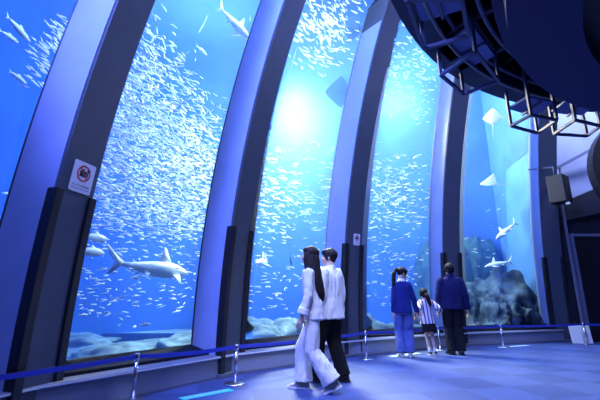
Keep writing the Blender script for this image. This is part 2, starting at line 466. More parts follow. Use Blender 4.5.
# big round port with a dark rim, seen edge-on at the border of the view
rp = empty('round_port', (8.36, 8.2, 3.95), -.25)
tag(rp, 'large round port with a thick dark rim beside the pale wall', 'porthole')
def ringm(r0, r1, y0, y1):
    bm = bmesh.new(); n = 48; secs = []
    for i in range(n+1):
        a = 2*pi*i/n; secs.append([(cos(a)*r0, y0, sin(a)*r0), (cos(a)*r1, y0, sin(a)*r1), (cos(a)*r1, y1, sin(a)*r1), (cos(a)*r0, y1, sin(a)*r0)])
    loft(bm, secs, False); bmesh.ops.remove_doubles(bm, verts=bm.verts[:], dist=1e-4); recalc(bm); return bm
put('rim', ringm(1.30, 1.46, -.08, .22), M['black'], rp)
put('inner_ring', ringm(1.18, 1.30, .02, .24), M['steel'], rp)
bm = bmesh.new(); lathe(bm, [(1.19, .1), (1.19, .16)], 48, Matrix.Rotation(-pi/2, 4, 'X')); put('pane', bm, M['wall_light'], rp)
bm = bmesh.new(); box(bm, (-.12, .05, -3.95), (.12, .2, -1.42)); put('column', bm, M['black'], rp)
# door in the dark wall
d = structure('door_1', (lambda bm: (box(bm, (6.98, 9.66, 0), (7.9, 9.72, 2.55)), bm)[1])(bmesh.new()), M['black'])
bm = bmesh.new()
for a, b in (((6.93, 9.62, 0), (7.0, 9.70, 2.62)), ((7.88, 9.62, 0), (7.95, 9.70, 2.62)), ((7.0, 9.62, 2.55), (7.88, 9.70, 2.62))): box(bm, a, b)
put('door_frame', bm, M['steel'], d)
bm = bmesh.new(); bar(bm, (6.84, 9.62, 0), (6.84, 9.62, 3.4), .05); structure('trim_6', bm, M['steel'])
bm = bmesh.new(); box(bm, (6.66, 9.52, 0), (6.92, 9.60, .05)); structure('baseboard_right', bm, M['trim'])

# loudspeaker bracketed to the last pillar
sp = empty('loudspeaker', (6.42, 9.02, 3.62), radians(38)); sp.scale = (1.15,)*3; tag(sp, 'black box loudspeaker on a bracket beside the last pillar', 'speaker')
bm = bmesh.new(); box(bm, (-.17, -.15, -.30), (.17, .17, .30)); bevel(bm, .015); put('cabinet', bm, M['black'], sp)
bm = bmesh.new(); box(bm, (-.155, -.165, -.285), (.155, -.150, .285)); bevel(bm, .005); put('grille', bm, M['frame'], sp)
bm = bmesh.new(); tube(bm, [(0, .05, .30), (0, .05, .52), (.0, .55, .60)], .018); put('bracket', bm, M['steel'], sp, True)
bm = bmesh.new(); box(bm, (-.1, -.17, -.36), (-.02, -.1, -.31)); put('status_lamp', bm, M['white_board'], sp)  # small white block below the cabinet

# two small white boards leaning at the foot of the wall
for k, (x, y, lab) in enumerate(((6.45, 9.33, 'small white board leaning on the floor, the one on the window side of the pair'), (6.70, 9.37, 'small white board leaning on the floor, the one nearer the door'))):
    b = empty('floor_board', (x, y, 0), radians(-12)); tag(b, lab, 'sign board', 'small white boards by the door')
    bm = bmesh.new(); R = Matrix.Rotation(radians(-14), 4, 'X')
    box(bm, (-.115, -.012, .0), (.115, .012, .40), R); bevel(bm, .004); put('panel', bm, M['white_board'], b)
    bm = bmesh.new(); bar(bm, (0, .10, .37), (0, .21, 0.0), .02); put('prop', bm, M['steel'], b)

# ------------------------------------------------------------------ belt posts along the windows
def belt_mesh(a, b, sag=.02, w=.045):
    bm = bmesh.new(); secs = []
    d = (b - a); nx = Vector((-d.y, d.x, 0)).normalized()*.0025
    for i in range(13):
        f = i/12; p = a.lerp(b, f); p.z -= sag*4*f*(1-f)
        secs.append([p + nx + Vector((0, 0, w/2)), p - nx + Vector((0, 0, w/2)), p - nx - Vector((0, 0, w/2)), p + nx - Vector((0, 0, w/2))])
    loft(bm, secs); recalc(bm); return bm
HP = .465
POSTS = [(-3.35, 1.9), (-1.71, 4.26), (-.80, 5.09), (1.15, 7.03), (2.85, 8.22), (4.38, 8.70), (6.62, 9.30), (8.6, 9.0)]
PL = [None, 'low chrome belt post at the foot of the shark window', 'low chrome belt post in front of the second pillar, beside the woman in white',
      'low chrome belt post just behind the man in the white shirt', 'low chrome belt post between the girl and the man in the navy jacket',
      'low chrome belt post in front of the reef window', 'low chrome belt post at the two small white boards', None]
def make_post():
    r = empty('belt_post')
    bm = bmesh.new(); lathe(bm, [(.0, 0), (.135, 0), (.135, .008), (.12, .016), (.03, .026), (.0, .026)][1:-1], 28); put('base', bm, M['chrome'], r, True)
    bm = bmesh.new(); lathe(bm, [(.019, .022), (.019, HP-.06)], 16); put('pole', bm, M['chrome'], r, True)
    bm = bmesh.new(); lathe(bm, [(.026, HP-.075), (.028, HP-.07), (.028, HP-.004), (.022, HP)], 16); put('head', bm, M['chrome'], r, True)
    return r
pp = None
for i in range(1, 7):
    o = make_post() if pp is None else copy_tree(pp)
    if pp is None: pp = o
    o.location = (POSTS[i][0], POSTS[i][1], 0); tag(o, PL[i], 'belt post', 'belt posts along the windows')
posts = [o for o in SC.objects if o.name.startswith('belt_post')]
for o in posts:
    i = min(range(1, 7), key=lambda j: (Vector(POSTS[j]) - o.location.xy).length)
    b = Vector((POSTS[i+1][0]-POSTS[i][0], POSTS[i+1][1]-POSTS[i][1], HP-.035))
    u = b.copy(); u.z = 0; u.normalize()
    put('belt', belt_mesh(u*.027 + Vector((0, 0, HP-.035)), b - u*.027), M['belt'], o)
    if i == 1:
        b = Vector((POSTS[0][0]-POSTS[1][0], POSTS[0][1]-POSTS[1][1], HP-.035)); u = b.copy(); u.z = 0; u.normalize()
        put('belt', belt_mesh(u*.027 + Vector((0, 0, HP-.035)), b), M['belt'], o)

# ------------------------------------------------------------------ no-photography signs on the pillars
M['sign_white'] = mat('sign_white', (.82, .82, .84), .45)
M['sign_red'] = mat('sign_red', (.62, .02, .05), .5)
M['sign_ink'] = mat('sign_ink', (.015, .015, .02), .5)
def ring2(bm, cx, cz, r0, r1, y, n=32):
    for i in range(n):
        a, b = 2*pi*i/n, 2*pi*(i+1)/n
        face(bm, [(cx+cos(q)*r, y, cz+sin(q)*r) for q, r in ((a, r0), (a, r1), (b, r1), (b, r0))])
def sign(pk, x, z, w, h, label):
    p = PIL[pk]; n = Vector((cos(p[2]), sin(p[2]), 0))
    tilt = atan2(prof(z+.05)-prof(z-.05), .1)
    r = empty('no_photography_sign'); tag(r, label, 'sign')
    base = Vector((p[0], p[1], 0)) + Vector((sin(p[2]), -cos(p[2]), 0))*x - n*(prof(z)+.006); base.z = z
    r.location = base; r.rotation_euler = (tilt, 0, p[2]-pi/2)
    bm = bmesh.new(); rr = .018; pts = []
    for cx, cz, a0 in ((w/2-rr, h/2-rr, 0), (-w/2+rr, h/2-rr, 90), (-w/2+rr, -h/2+rr, 180), (w/2-rr, -h/2+rr, 270)):
        for i in range(5): a = radians(a0+22.5*i); pts.append((cx+rr*cos(a), cz+rr*sin(a)))
    loft(bm, [[(a, .004, b) for a, b in pts], [(a, -.004, b) for a, b in pts]]); recalc(bm)
    put('plate', bm, M['sign_white'], r)
    cz = h*.13; R = h*.27; y = -.0055
    bm = bmesh.new()                          # camera with a flash
    def rect(a, b, c, d): face(bm, [(a, y, b), (c, y, b), (c, y, d), (a, y, d)])
    rect(-R*.62, cz-R*.42, R*.40, cz+R*.32); rect(-R*.45, cz+R*.32, R*.0, cz+R*.52)
    rect(R*.46, cz-R*.30, R*.66, cz+R*.55); rect(R*.40, cz+R*.30, R*.78, cz+R*.60)
    put('camera_symbol', bm, M['sign_ink'], r)
    bm = bmesh.new(); y2 = -.0065
    ring2(bm, 0, cz, R*.80, R, y2)
    a = radians(-45); u = Vector((cos(a), 0, sin(a))); v = Vector((-sin(a), 0, cos(a)))
    c = Vector((0, y2-.0004, cz)); face(bm, [c + u*R*.9 + v*R*.09, c - u*R*.9 + v*R*.09, c - u*R*.9 - v*R*.09, c + u*R*.9 - v*R*.09])
    put('prohibition_ring', bm, M['sign_red'], r)
    bm = bmesh.new(); rnd = random.Random(5)  # two small lines of lettering, the end of the upper one bold
    for row, (zz, hh) in enumerate(((-h*.285, h*.055), (-h*.385, h*.035))):
        n = 13 if row == 0 else 22
        for i in range(n):
            x0 = -w*.40 + w*.80*i/n; cw = w*.80/n*.72; bold = row == 0 and i > 6
            t = .0045*(w/.28) if bold else .002*(w/.28)
            def st(a0, b0, a1, b1): face(bm, [(a0, y, b0), (a1, y, b0), (a1, y, b1), (a0, y, b1)])
            st(x0, zz-t/2, x0+cw, zz+t/2)
            if rnd.random() < .8: st(x0, zz+hh*.45-t/2, x0+cw, zz+hh*.45+t/2)
            q = x0 + cw*rnd.choice((.1, .5, .8)); st(q-t/2, zz-hh*.5, q+t/2, zz+hh*.55)
            if rnd.random() < .6: q = x0 + cw*rnd.choice((.2, .9)); st(q-t/2, zz-hh*.5, q+t/2, zz+hh*.2)
    put('lettering', bm, M['sign_ink'], r)
sign(0, .02, 2.20, .27, .31, 'white no-photography sign on the broad pillar at the shark window')
sign(2, .06, 2.12, .17, .22, 'small white no-photography sign above the head of the man in the white shirt')

# ------------------------------------------------------------------ floor sticker and pale floor marks
M['cyan'] = mat('cyan_sticker', (.02, .72, .85), .4)
M['pale_sticker'] = mat('pale_sticker', (.55, .75, .85), .4)  # tone of the two pale lettered marks on the carpet
def sticker(c, ang, w, h, mt, label):
    r = empty('floor_sticker', (c[0], c[1], 0), ang); tag(r, label, 'floor sticker')
    bm = bmesh.new(); box(bm, (-w/2, -h/2, .0005), (w/2, h/2, .003)); put('film', bm, mt, r)
    bm = bmesh.new(); rnd = random.Random(3); n = 9
    for i in range(n):
        x = -w*.44 + w*.88*i/n; cw = w*.065
        box(bm, (x, -h*.28, .003), (x+cw*.22, h*.28, .0036)); box(bm, (x, h*.16, .003), (x+cw, h*.28, .0036))
        if rnd.random() < .6: box(bm, (x, -h*.28, .003), (x+cw, -h*.16, .0036))
        if rnd.random() < .6: box(bm, (x+cw*.78, -h*.28, .003), (x+cw, h*.28, .0036))
    put('lettering', bm, M['sign_white'], r)
sticker((-1.02, 4.58), radians(43), .62, .13, M['cyan'], 'bright cyan lettered sticker on the carpet before the shark window')
sticker((1.95, 7.55), radians(35), .8, .12, M['pale_sticker'], 'pale lettered sticker on the carpet under the woman and girl')
sticker((4.75, 8.85), radians(24), .75, .12, M['pale_sticker'], 'pale lettered sticker on the carpet before the reef window')
# ------------------------------------------------------------------ rocks in the tank
def rock_material(name, c1, c2, bump=.8):
    return mat(name, c1, .9, noise_amt=.35, noise_scale=3.2, rgb2=c2, bump=bump, bump_scale=9)
M['reef'] = rock_material('reef_rock', (.014, .035, .075), (.13, .20, .30))
M['reef_dark'] = rock_material('dark_rock', (.02, .075, .11), (.06, .16, .20))
M['ridge'] = rock_material('pale_ridge', (.07, .13, .20), (.20, .29, .38))
def rock(c, r, seed, mt, label, group, amp=.28, sub=4, block=1.0):
    bm = bmesh.new(); bmesh.ops.create_icosphere(bm, subdivisions=sub, radius=1)
    o = Vector((seed*7.13, seed*3.7, seed*1.9))
    for v in bm.verts:
        d = v.co.normalized(); q = d*1.3 + o
        k = 1 + amp*noise.noise(q) + amp*.55*noise.noise(q*2.4) + amp*.30*noise.noise(q*5.2)
        k -= amp*.55*abs(noise.noise(q*2.1 + Vector((9, 2, 4)))) + amp*.3*abs(noise.noise(q*4.7))
        if block < 1: d = Vector([math.copysign(abs(q)**block, q) for q in d])
        v.co = Vector((d.x*r[0]*k, d.y*r[1]*k, max(d.z*r[2]*k, -r[2]*.35)))
    recalc(bm)
    ob = put('rock', bm, mt, None, True); ob.location = c; ob.rotation_euler = (0, 0, seed*1.3)
    return tag(ob, label, 'rock', group)
REEF = [((4.35, 10.75, .25), (.75, .5, .75), 'flat pale-topped reef rock nearest to the navy-jacketed man'),
        ((5.55, 11.15, .35), (.95, .6, 1.05), 'largest humped reef rock in the middle of the reef window'),
        ((6.25, 11.25, .3), (.6, .5, 1.1), 'tall reef rock at the tank end wall'),
        ((5.1, 10.55, .15), (.55, .35, .6), 'slanting reef rock lying low in front of the humped one'),
        ((5.95, 10.60, .15), (.5, .35, .75), 'pitted reef rock close to the glass near the last pillar'),
        ((6.3, 10.35, .1), (.3, .25, .45), 'small reef rock in the corner by the last pillar'),
        ((3.65, 11.2, .1), (.6, .5, .5), 'low reef rock partly behind the navy-jacketed man')]
for i, (c, r, lab) in enumerate(REEF): rock(c, tuple(q*1.2 for q in r), i+1, M['reef'], lab, 'reef rocks in the far window', .42, 5)
rock((4.75, 12.9, .9), (1.0, .5, 2.1), 21, M['reef_dark'], 'broad dark rock wall behind the two small sharks, on the pillar side', 'rock columns', .16, 4, .5)
rock((5.95, 12.6, .9), (.6, .4, 2.2), 22, M['reef_dark'], 'tall dark rock column behind the small sharks, next to the pale tank end wall', 'rock columns', .16, 4, .5)
RIDGE = [((-4.3, 7.2, 0), (1.1, .5, .16)), ((-3.3, 8.0, 0), (1.6, .55, .2)), ((-2.3, 7.9, 0), (1.1, .5, .25)), ((-3.2, 6.5, 0), (.8, .35, .25)), ((-2.3, 8.8, 0), (1.4, .6, .32)), ((-4.9, 8.6, 0), (1.4, .7, .28))]
for i, (c, r) in enumerate(RIDGE): rock(c, r, 31+i, M['ridge'], 'low pale rock ridge on the tank bed in the shark window', 'pale ridges in the shark window', .3)
RIDGE2 = [((-.9, 8.6, 0), (.7, .45, .50)), ((-.2, 9.6, 0), (.9, .5, .60)), ((.4, 9.2, 0), (.6, .4, .35)), ((-1.3, 9.6, 0), (.9, .6, .6))]
for i, (c, r) in enumerate(RIDGE2): rock(c, r, 41+i, M['ridge'], 'low bright rock ridge on the tank bed behind the woman in white', 'pale ridges in the second window', .3)
RIDGE3 = [((1.9, 10.0, 0), (.7, .4, .45)), ((2.7, 10.6, 0), (1.1, .5, .25)), ((1.6, 10.9, 0), (.8, .5, .6))]
for i, (c, r) in enumerate(RIDGE3): rock(c, r, 51+i, M['ridge'], 'low rock ridge on the tank bed behind the woman in the blue cardigan', 'pale ridges in the third window', .3)

# ------------------------------------------------------------------ fish
M['silver'] = mat('silver_fish', (.78, .84, .88), .35, spec=.6)
M['shark'] = mat('shark_skin', (.80, .83, .85), .5, noise_amt=.08, noise_scale=5)
M['ray_skin'] = mat('ray_skin', (.16, .26, .36), .55)
def ray_translucent(m, c=(.16, .30, .42, 1)):
    nt = m.node_tree; b = nt.nodes['Principled BSDF']; out = nt.nodes['Material Output']
    tl = nt.nodes.new('ShaderNodeBsdfTranslucent'); tl.inputs['Color'].default_value = c
    mx = nt.nodes.new('ShaderNodeMixShader'); mx.inputs['Fac'].default_value = .55
    nt.links.new(b.outputs[0], mx.inputs[1]); nt.links.new(tl.outputs[0], mx.inputs[2]); nt.links.new(mx.outputs[0], out.inputs['Surface'])
ray_translucent(M['ray_skin'])
M['ray_white'] = mat('ray_belly', (.86, .86, .86), .5)
ray_translucent(M['ray_white'], (.98, .98, .98, 1))
M['dark_fish'] = mat('dark_fish', (.06, .12, .20), .5)
M['eye'] = mat('fish_eye', (.01, .01, .012), .2)
def fin(bm, pts, th, nrm):
    """thin solid fin: outline pts, thickened along nrm, thinner towards the last points"""
    nrm = Vector(nrm).normalized(); pts = [Vector(p) for p in pts]; n = len(pts)
    root = (pts[0] + pts[-1])/2; far = max((p - root).length for p in pts) or 1
    a = [bm.verts.new(p + nrm*th*(1 - .85*min(1, (p-root).length/far))) for p in pts]
    b = [bm.verts.new(p - nrm*th*(1 - .85*min(1, (p-root).length/far))) for p in pts]
    bm.faces.new(a); bm.faces.new(list(reversed(b)))
    for i in range(n): j = (i+1) % n; bm.faces.new((a[i], b[i], b[j], a[j]))
def body(bm, secs, n=10, bend=0.0):
    """secs: (x, half width, half height, z) from nose to tail, nose towards +x"""
    rows = []
    for x, w, h, z in secs:
        y0 = bend*(1 - x)**2 if bend else 0
        rows.append([Vector((x, y0 + w*cos(2*pi*k/n), z + h*sin(2*pi*k/n))) for k in range(n)])
    loft(bm, rows)
def fish_mesh(bend=0.0, deep=1.0, lo=False):
    bm = bmesh.new(); n = 6 if lo else 8
    S = [(1.0, .006, .008, 0), (.93, .030, .045*deep, 0), (.80, .050, .085*deep, 0), (.60, .055, .105*deep, 0), (.40, .045, .090*deep, 0), (.22, .025, .050*deep, 0), (.12, .010, .022*deep, 0)]
    if lo: S = [S[0], S[2], S[4], S[6]]
    body(bm, S, n, bend)
    y = bend*.85
    fin(bm, [(.13, y*.88, .02), (-.02, y*1.15, .12*deep), (.06, y, 0), (-.02, y*1.15, -.12*deep), (.13, y*.88, -.02)], .006, (0, 1, 0))
    if not lo:
        fin(bm, [(.68, 0, .09*deep), (.50, bend*.25, .165*deep), (.44, bend*.3, .09*deep)], .006, (0, 1, 0))
        fin(bm, [(.45, bend*.3, -.085*deep), (.34, bend*.42, -.13*deep), (.30, bend*.48, -.06*deep)], .005, (0, 1, 0))
    recalc(bm); bmesh.ops.translate(bm, verts=bm.verts[:], vec=(-.5, 0, 0)); return bm
def mesh_of(bm, name, mt):
    me = bpy.data.meshes.new(name); bm.normal_update(); bm.to_mesh(me); bm.free(); me.materials.append(mt)
    for p in me.polygons: p.use_smooth = True
    return me
FM = [mesh_of(fish_mesh(b), 'small_fish', M['silver']) for b in (0, .10, -.10)]

# what stands between the photographer and the shoals: fish wholly behind a pillar are not built
from mathutils.bvhtree import BVHTree
bpy.context.view_layer.update()
bv, bf = [], []
for o in SC.objects:
    r = o
    while r.parent: r = r.parent
    if o.type == 'MESH' and (r.name.startswith(('arched_pillar', 'gallery_ring', 'ceiling_drum', 'trim_', 'wall_'))):
        off = len(bv); bv += [o.matrix_world @ v.co for v in o.data.vertices]; bf += [[off + i for i in p.vertices] for p in o.data.polygons]
BLK = BVHTree.FromPolygons(bv, bf)
EYE = Vector((0, 0, 1.03)); CP, SP = cos(.25227), sin(.25227)
def seen(p):
    d = p.y*CP + (p.z-1.03)*SP; u = -p.y*SP + (p.z-1.03)*CP
    if d < .5: return False
    x, y = p.x/d*378.94, u/d*378.94
    if abs(x) > 303 or abs(y) > 203: return False
    v = p - EYE
    return BLK.ray_cast(EYE, v.normalized(), v.length)[0] is None
rnd = random.Random(4)
# shoals: (s0, s1, off0, off1, z function or range, heading, number, length)
def tangent(s):
    p, n = station(s); return Vector((n.y, -n.x, 0))
pts = []
def shoal(n, s_rng, o_rng, z_rng, length, head, spread, shape=None, pitch=0.0):
    made = tries = 0
    while made < n and tries < n*30:
        tries += 1
        a, b, c = rnd.random(), rnd.random(), rnd.random()
        s = s_rng[0] + (s_rng[1]-s_rng[0])*a; off = o_rng[0] + (o_rng[1]-o_rng[0])*b; z = z_rng[0] + (z_rng[1]-z_rng[0])*c
        if (shape and rnd.random() > shape(a, b, c)) or (s < 1.5 and s > .26 and s < .10 + .235*off): continue
        p = at(s, DEP + off, z)
        if not seen(p): continue
        t = tangent(s); yaw = atan2(t.y, t.x) + head + rnd.gauss(0, spread)
        pts.append((p, yaw, pitch + rnd.gauss(0, .18), length*rnd.uniform(.75, 1.25), rnd.choice((0, 1, 2)))); made += 1
g = lambda v, m, s: math.exp(-((v-m)/s)**2)
# the great shoal of the shark window: dense above, with a sloping upper edge, thinning downwards
shoal(3300, (.28, 1.5), (.7, 3.0), (2.2, 5.6), .135, 0.25, .5, lambda a, b, c: max(0, min(1, (.92 - c - .5*(a-.25))*6))*(.45 + .55*g(c, .65, .35)))
shoal(420, (.25, 1.35), (.7, 3.2), (.6, 3.0), .14, .2, .6, lambda a, b, c: .3 + .5*c)
# a tight knot of fish in the first window, and strays
shoal(75, (.09, .24), (.8, 1.3), (3.6, 4.6), .13, .1, .25, lambda a, b, c: g(a, .5, .5)*g(c, .5, .5))
# second window: pale layer at mid height and the rippling layer high up
shoal(420, (1.3, 2.25), (.9, 3.2), (2.4, 4.6), .16, .15, .4, lambda a, b, c: g(c, .45, .4))
shoal(300, (1.3, 2.1), (.7, 2.0), (6.3, 7.6), .15, .15, .4)
shoal(110, (1.3, 2.3), (.7, 3.0), (.7, 2.4), .17, .15, .6)
# third window
shoal(520, (2.35, 3.15), (.8, 2.6), (2.9, 5.0), .15, .3, .5, lambda a, b, c: g(c, .45, .4))
shoal(260, (2.3, 3.1), (.8, 2.0), (5.6, 7.4), .12, .2, .4, lambda a, b, c: .3 + .7*c)
shoal(160, (2.35, 3.15), (.8, 2.6), (.8, 2.9), .16, .3, .6)
shoal(22, (3.3, 3.8), (.6, 1.6), (1.2, 4.0), .12, .3, .6)
pts.sort(key=lambda q: (q[0]-EYE).length/q[3])
GRP = 'silver fish of the shoals'
for p, yaw, pit, ln, mi in pts[:300]:
    o = bpy.data.objects.new('shoaling_fish', FM[mi]); COL.objects.link(o)
    o.location = p; o.rotation_euler = (0, -pit, yaw); o.scale = (ln, ln, ln)
    tag(o, 'small silver fish swimming in the dense shoals behind the windows', 'fish', GRP)
lo = [fish_mesh(b, 1.0, True) for b in (0, .1, -.1)]
bm = bmesh.new(); vv, ff = [], []
tmpl = [([v.co.copy() for v in b.verts], [[v.index for v in f.verts] for f in b.faces]) for b in lo if not b.verts.index_update()]
for b in lo: b.free()
for p, yaw, pit, ln, mi in pts[300:]:
    T = Matrix.Translation(p) @ Matrix.Rotation(yaw, 4, 'Z') @ Matrix.Rotation(-pit, 4, 'Y') @ Matrix.Scale(ln, 4)
    off = len(vv); vs, fs = tmpl[mi]; vv += [T @ v for v in vs]; ff += [[off+i for i in f] for f in fs]
bm.free()
me = bpy.data.meshes.new('fish_shoal'); me.from_pydata(vv, [], ff); me.materials.append(M['silver'])
o = bpy.data.objects.new('fish_shoal', me); COL.objects.link(o)
tag(o, 'thousands of small silver fish shoaling deep behind the tank windows', 'fish shoal', None, 'stuff')

# single larger fish
BIG = mesh_of(fish_mesh(.03, 1.35), 'reef_fish', M['silver']); DARK = mesh_of(fish_mesh(.03, 1.5), 'dark_fish', M['dark_fish'])
def single(p, ln, heading, pitch, label, me=BIG, roll=0):
    o = bpy.data.objects.new('large_fish', me); COL.objects.link(o)
    o.location = p; o.rotation_euler = (roll, -pitch, heading); o.scale = (ln,)*3
    e = bmesh.new()
    for sy in (-1, 1): bmesh.ops.create_uvsphere(e, u_segments=8, v_segments=6, radius=.014, matrix=Matrix.Translation((.38, sy*.038, .02)))
    put('eye', e, M['eye'], o, True)
    return tag(o, label, 'fish')
back_h = lambda s: atan2(-tangent(s).y, -tangent(s).x)
fwd_h = lambda s: atan2(tangent(s).y, tangent(s).x)
single((-2.84, 5.22, 1.84), .42, fwd_h(.5), 0, 'pale fish by the shark tail at the broad pillar, upper one of two')
single((-2.80, 5.10, 1.63), .42, fwd_h(.5), 0, 'pale fish by the shark tail at the broad pillar, lower one of two')
single((-2.32, 5.02, 4.99), .26, back_h(.5), .1, 'bright lone fish above the great shoal, touching the edge of the broad pillar')
single((-1.77, 5.94, 5.35), .27, fwd_h(.9), -.1, 'bright lone fish high above the middle of the great shoal')
single((-2.13, 5.50, 5.15), .18, back_h(.8), .1, 'small pale fish below the lone fish over the great shoal')
single((-3.23, 3.72, 4.02), .34, fwd_h(0), -.35, 'slim pale fish gliding downwards in the outermost window')
single((-3.39, 3.80, 3.98), .24, fwd_h(0), 0, 'faint pale fish at the outer border of the outermost window')
single((-3.26, 3.89, 3.5), .22, fwd_h(0), -.15, 'lone pale fish below the knot of fish in the outermost window')
single((-.20, 8.31, 1.82), .28, fwd_h(1.9)+.6, -.9, 'small dark fish diving in front of the face of the woman in white', DARK)
single((.41, 9.11, 4.87), .28, back_h(2.2), 0, 'small dark fish hovering beneath the bright glow of the second window', DARK)

# ------------------------------------------------------------------ sharks
def shark_bm(bend=.25, belly=1.0):
    bm = bmesh.new()
    S = [(1.0, .010, .006, -.012), (.985, .035, .016, -.010), (.95, .058, .034, -.006), (.90, .072, .052, 0), (.82, .084, .076, .004), (.72, .092, .094, .006), (.62, .090, .098, .006),
         (.52, .080, .088, .006), (.42, .064, .070, .008), (.32, .045, .050, .010), (.24, .030, .034, .012), (.17, .017, .024, .016)]
    body(bm, S, 14, bend)
    y = lambda x: bend*(1-x)**2
    fin(bm, [(.72, y(.72), .085), (.665, y(.665), .155), (.61, y(.61), .255), (.585, y(.585), .27), (.58, y(.58), .18), (.55, y(.55), .080)], .018, (0, 1, 0))
    fin(bm, [(.30, y(.3), .048), (.255, y(.25), .082), (.25, y(.25), .045)], .008, (0, 1, 0))
    fin(bm, [(.31, y(.3), -.030), (.265, y(.26), -.065), (.26, y(.26), -.018)], .008, (0, 1, 0))
    for s in (-1, 1):
        fin(bm, [(.80, y(.8)+s*.070, -.030), (.70, y(.7)+s*.19, -.085), (.64, y(.64)+s*.27, -.125), (.63, y(.63)+s*.26, -.120), (.67, y(.67)+s*.13, -.060), (.68, y(.68)+s*.070, -.040)], .011, (0, .35*s, 1))
        fin(bm, [(.44, y(.44)+s*.045, -.045), (.37, y(.37)+s*.10, -.085), (.37, y(.37)+s*.04, -.040)], .008, (0, .4*s, 1))
    q = bend*.95
    fin(bm, [(.185, y(.18), .034), (.09, y(.08), .11), (.015, y(-.02), .205), (-.005, y(-.03), .205), (.045, y(.03), .10), (.10, y(.10), .022), (.065, y(.06), -.055), (.055, y(.04), -.105), (.085, y(.08), -.085), (.15, y(.15), -.004)], .013, (0, 1, 0))
    recalc(bm); bmesh.ops.translate(bm, verts=bm.verts[:], vec=(-.5, 0, 0)); return bm
def shark(p, ln, heading, pitch, roll, bend, label):
    o = put('shark', shark_bm(bend), M['shark'], None, True); o.location = p; o.scale = (ln,)*3
    o.rotation_euler = (Matrix.Rotation(heading, 3, 'Z') @ Matrix.Rotation(-pitch, 3, 'Y') @ Matrix.Rotation(roll, 3, 'X')).to_euler()
    e = bmesh.new()
    for s in (-1, 1): bmesh.ops.create_uvsphere(e, u_segments=8, v_segments=6, radius=.007, matrix=Matrix.Translation((.425, s*.066, .004)))
    put('eye', e, M['eye'], o, True)
    return tag(o, label, 'shark', 'sharks in the tank')
shark((-2.30, 6.26, 1.47), 1.42, fwd_h(.9)+.12, -.02, .12, .30, 'large pale shark with a tall dorsal fin, swimming low in the shark window')
shark((-1.23, 6.09, 6.05), .85, fwd_h(1.1)-.2, -.45, .3, .1, 'pale shark gliding high beside the top of the second pillar')
shark((-.78, 9.46, 1.88), 1.0, back_h(1.9)+.3, -.1, 0, -.45, 'faint pale shark low in the second window behind the woman in white')
shark((5.84, 10.60, 2.86), .78, back_h(3.8)-.1, -.62, .25, .1, 'small shark diving steeply, upper of the two above the reef')
shark((5.59, 10.80, 1.94), .80, back_h(3.7), -.16, .1, .12, 'small slim shark gliding just above the reef rocks')

# ------------------------------------------------------------------ rays
def ray_bm(up=.0, tail=.9, curl=0.0):
    """disc of a ray, nose towards +x, wing tips along y raised by `up`"""
    bm = bmesh.new(); n = 12; m = 9; top, bot = [], []
    for i in range(-n, n+1):
        v = i/n; av = abs(v)
        x0 = .50 - .62*av**1.25; x1 = -.50 + .38*av**1.5 if av < 1 else -.12
        x1 = min(x1, x0 - .001)
        th = .135*(1-av)**1.5 + .02*(1-av) + .003
        rt, rb = [], []
        for j in range(m+1):
            u = j/m; x = x0 + (x1-x0)*u; e = sin(pi*min(1, max(0, u)))**.7
            z = up*av**1.6 + curl*av*av*(u-.5)
            rt.append(Vector((x, v*.60, z + th*e*1.0))); rb.append(Vector((x, v*.60, z - th*e*.45)))
        top.append(rt); bot.append(rb)
    loft(bm, top, False, False); loft(bm, bot, False, False)
    bmesh.ops.remove_doubles(bm, verts=bm.verts[:], dist=.0008)
    tube(bm, [(-.46, 0, .01), (-.7, 0, .01), (-.48-tail*.8, .03, 0), (-.48-tail, .06, 0)], [.022, .012, .006, .002], 6)
    for s in (-1, 1): fin(bm, [(-.40, s*.07, 0), (-.56, s*.13, 0), (-.47, s*.02, 0)], .008, (0, 0, 1))
    recalc(bm); return bm
def ray(p, ln, xdir, zdir, mt, label, **k):
    o = put('ray', ray_bm(**k), mt, None, True); o.location = p; o.scale = (ln,)*3
    x = Vector(xdir).normalized(); z = Vector(zdir); z = (z - x*z.dot(x)).normalized(); y = z.cross(x)
    o.rotation_euler = Matrix((x, y, z)).transposed().to_euler()
    return tag(o, label, 'ray', 'rays in the tank')
ray((.86, 7.73, 5.56), .58, (-1, .12, .05), (.1, .86, .5), M['ray_skin'], 'blue-grey ray seen from below beside the edge of the third pillar', tail=.6, up=.06)
ray((1.14, 7.35, 6.95), .50, (-.9, .1, .3), (.12, .76, .63), M['ray_skin'], 'blue-grey ray half hidden by the top of the third pillar', tail=.6, up=.06)
ray((5.41, 9.71, 5.96), .44, (-.08, -.45, 1), (.45, .8, .40), M['ray_white'], 'white ray swimming upright with its tail hanging down, under the ring', tail=.95, up=.1)
ray((5.53, 10.67, 4.27), .50, (-.98, -.1, .02), (0, .35, 1), M['ray_white'], 'pale ray flapping its wings up above the two small sharks', tail=.9, up=.36)
# ------------------------------------------------------------------ people
def cloth_mat(name, rgb, fold=.5, rough=.9, sheen=0.0, **k):
    m = mat(name, rgb, rough, spec=.15, sheen=sheen, bump=fold, bump_scale=14, **k); return m
def skin_mat():
    m = mat('skin', (.62, .40, .31), .5, noise_amt=.05, noise_scale=20)
    b = m.node_tree.nodes['Principled BSDF']; b.inputs['Subsurface Weight'].default_value = .08; b.inputs['Subsurface Radius'].default_value = (.01, .004, .002)
    return m
M['skin'] = skin_mat()
M['hair'] = mat('dark_hair', (.009, .008, .011), .6, spec=.2, bump=.25, bump_scale=45)
M['hair_brown'] = mat('brown_hair', (.014, .009, .011), .6, spec=.2, bump=.25, bump_scale=45)
M['blouse'] = cloth_mat('white_blouse', (.66, .66, .72))
M['white_shirt'] = cloth_mat('white_shirt', (.80, .80, .82))
M['cream'] = cloth_mat('cream_trousers', (.72, .70, .68))
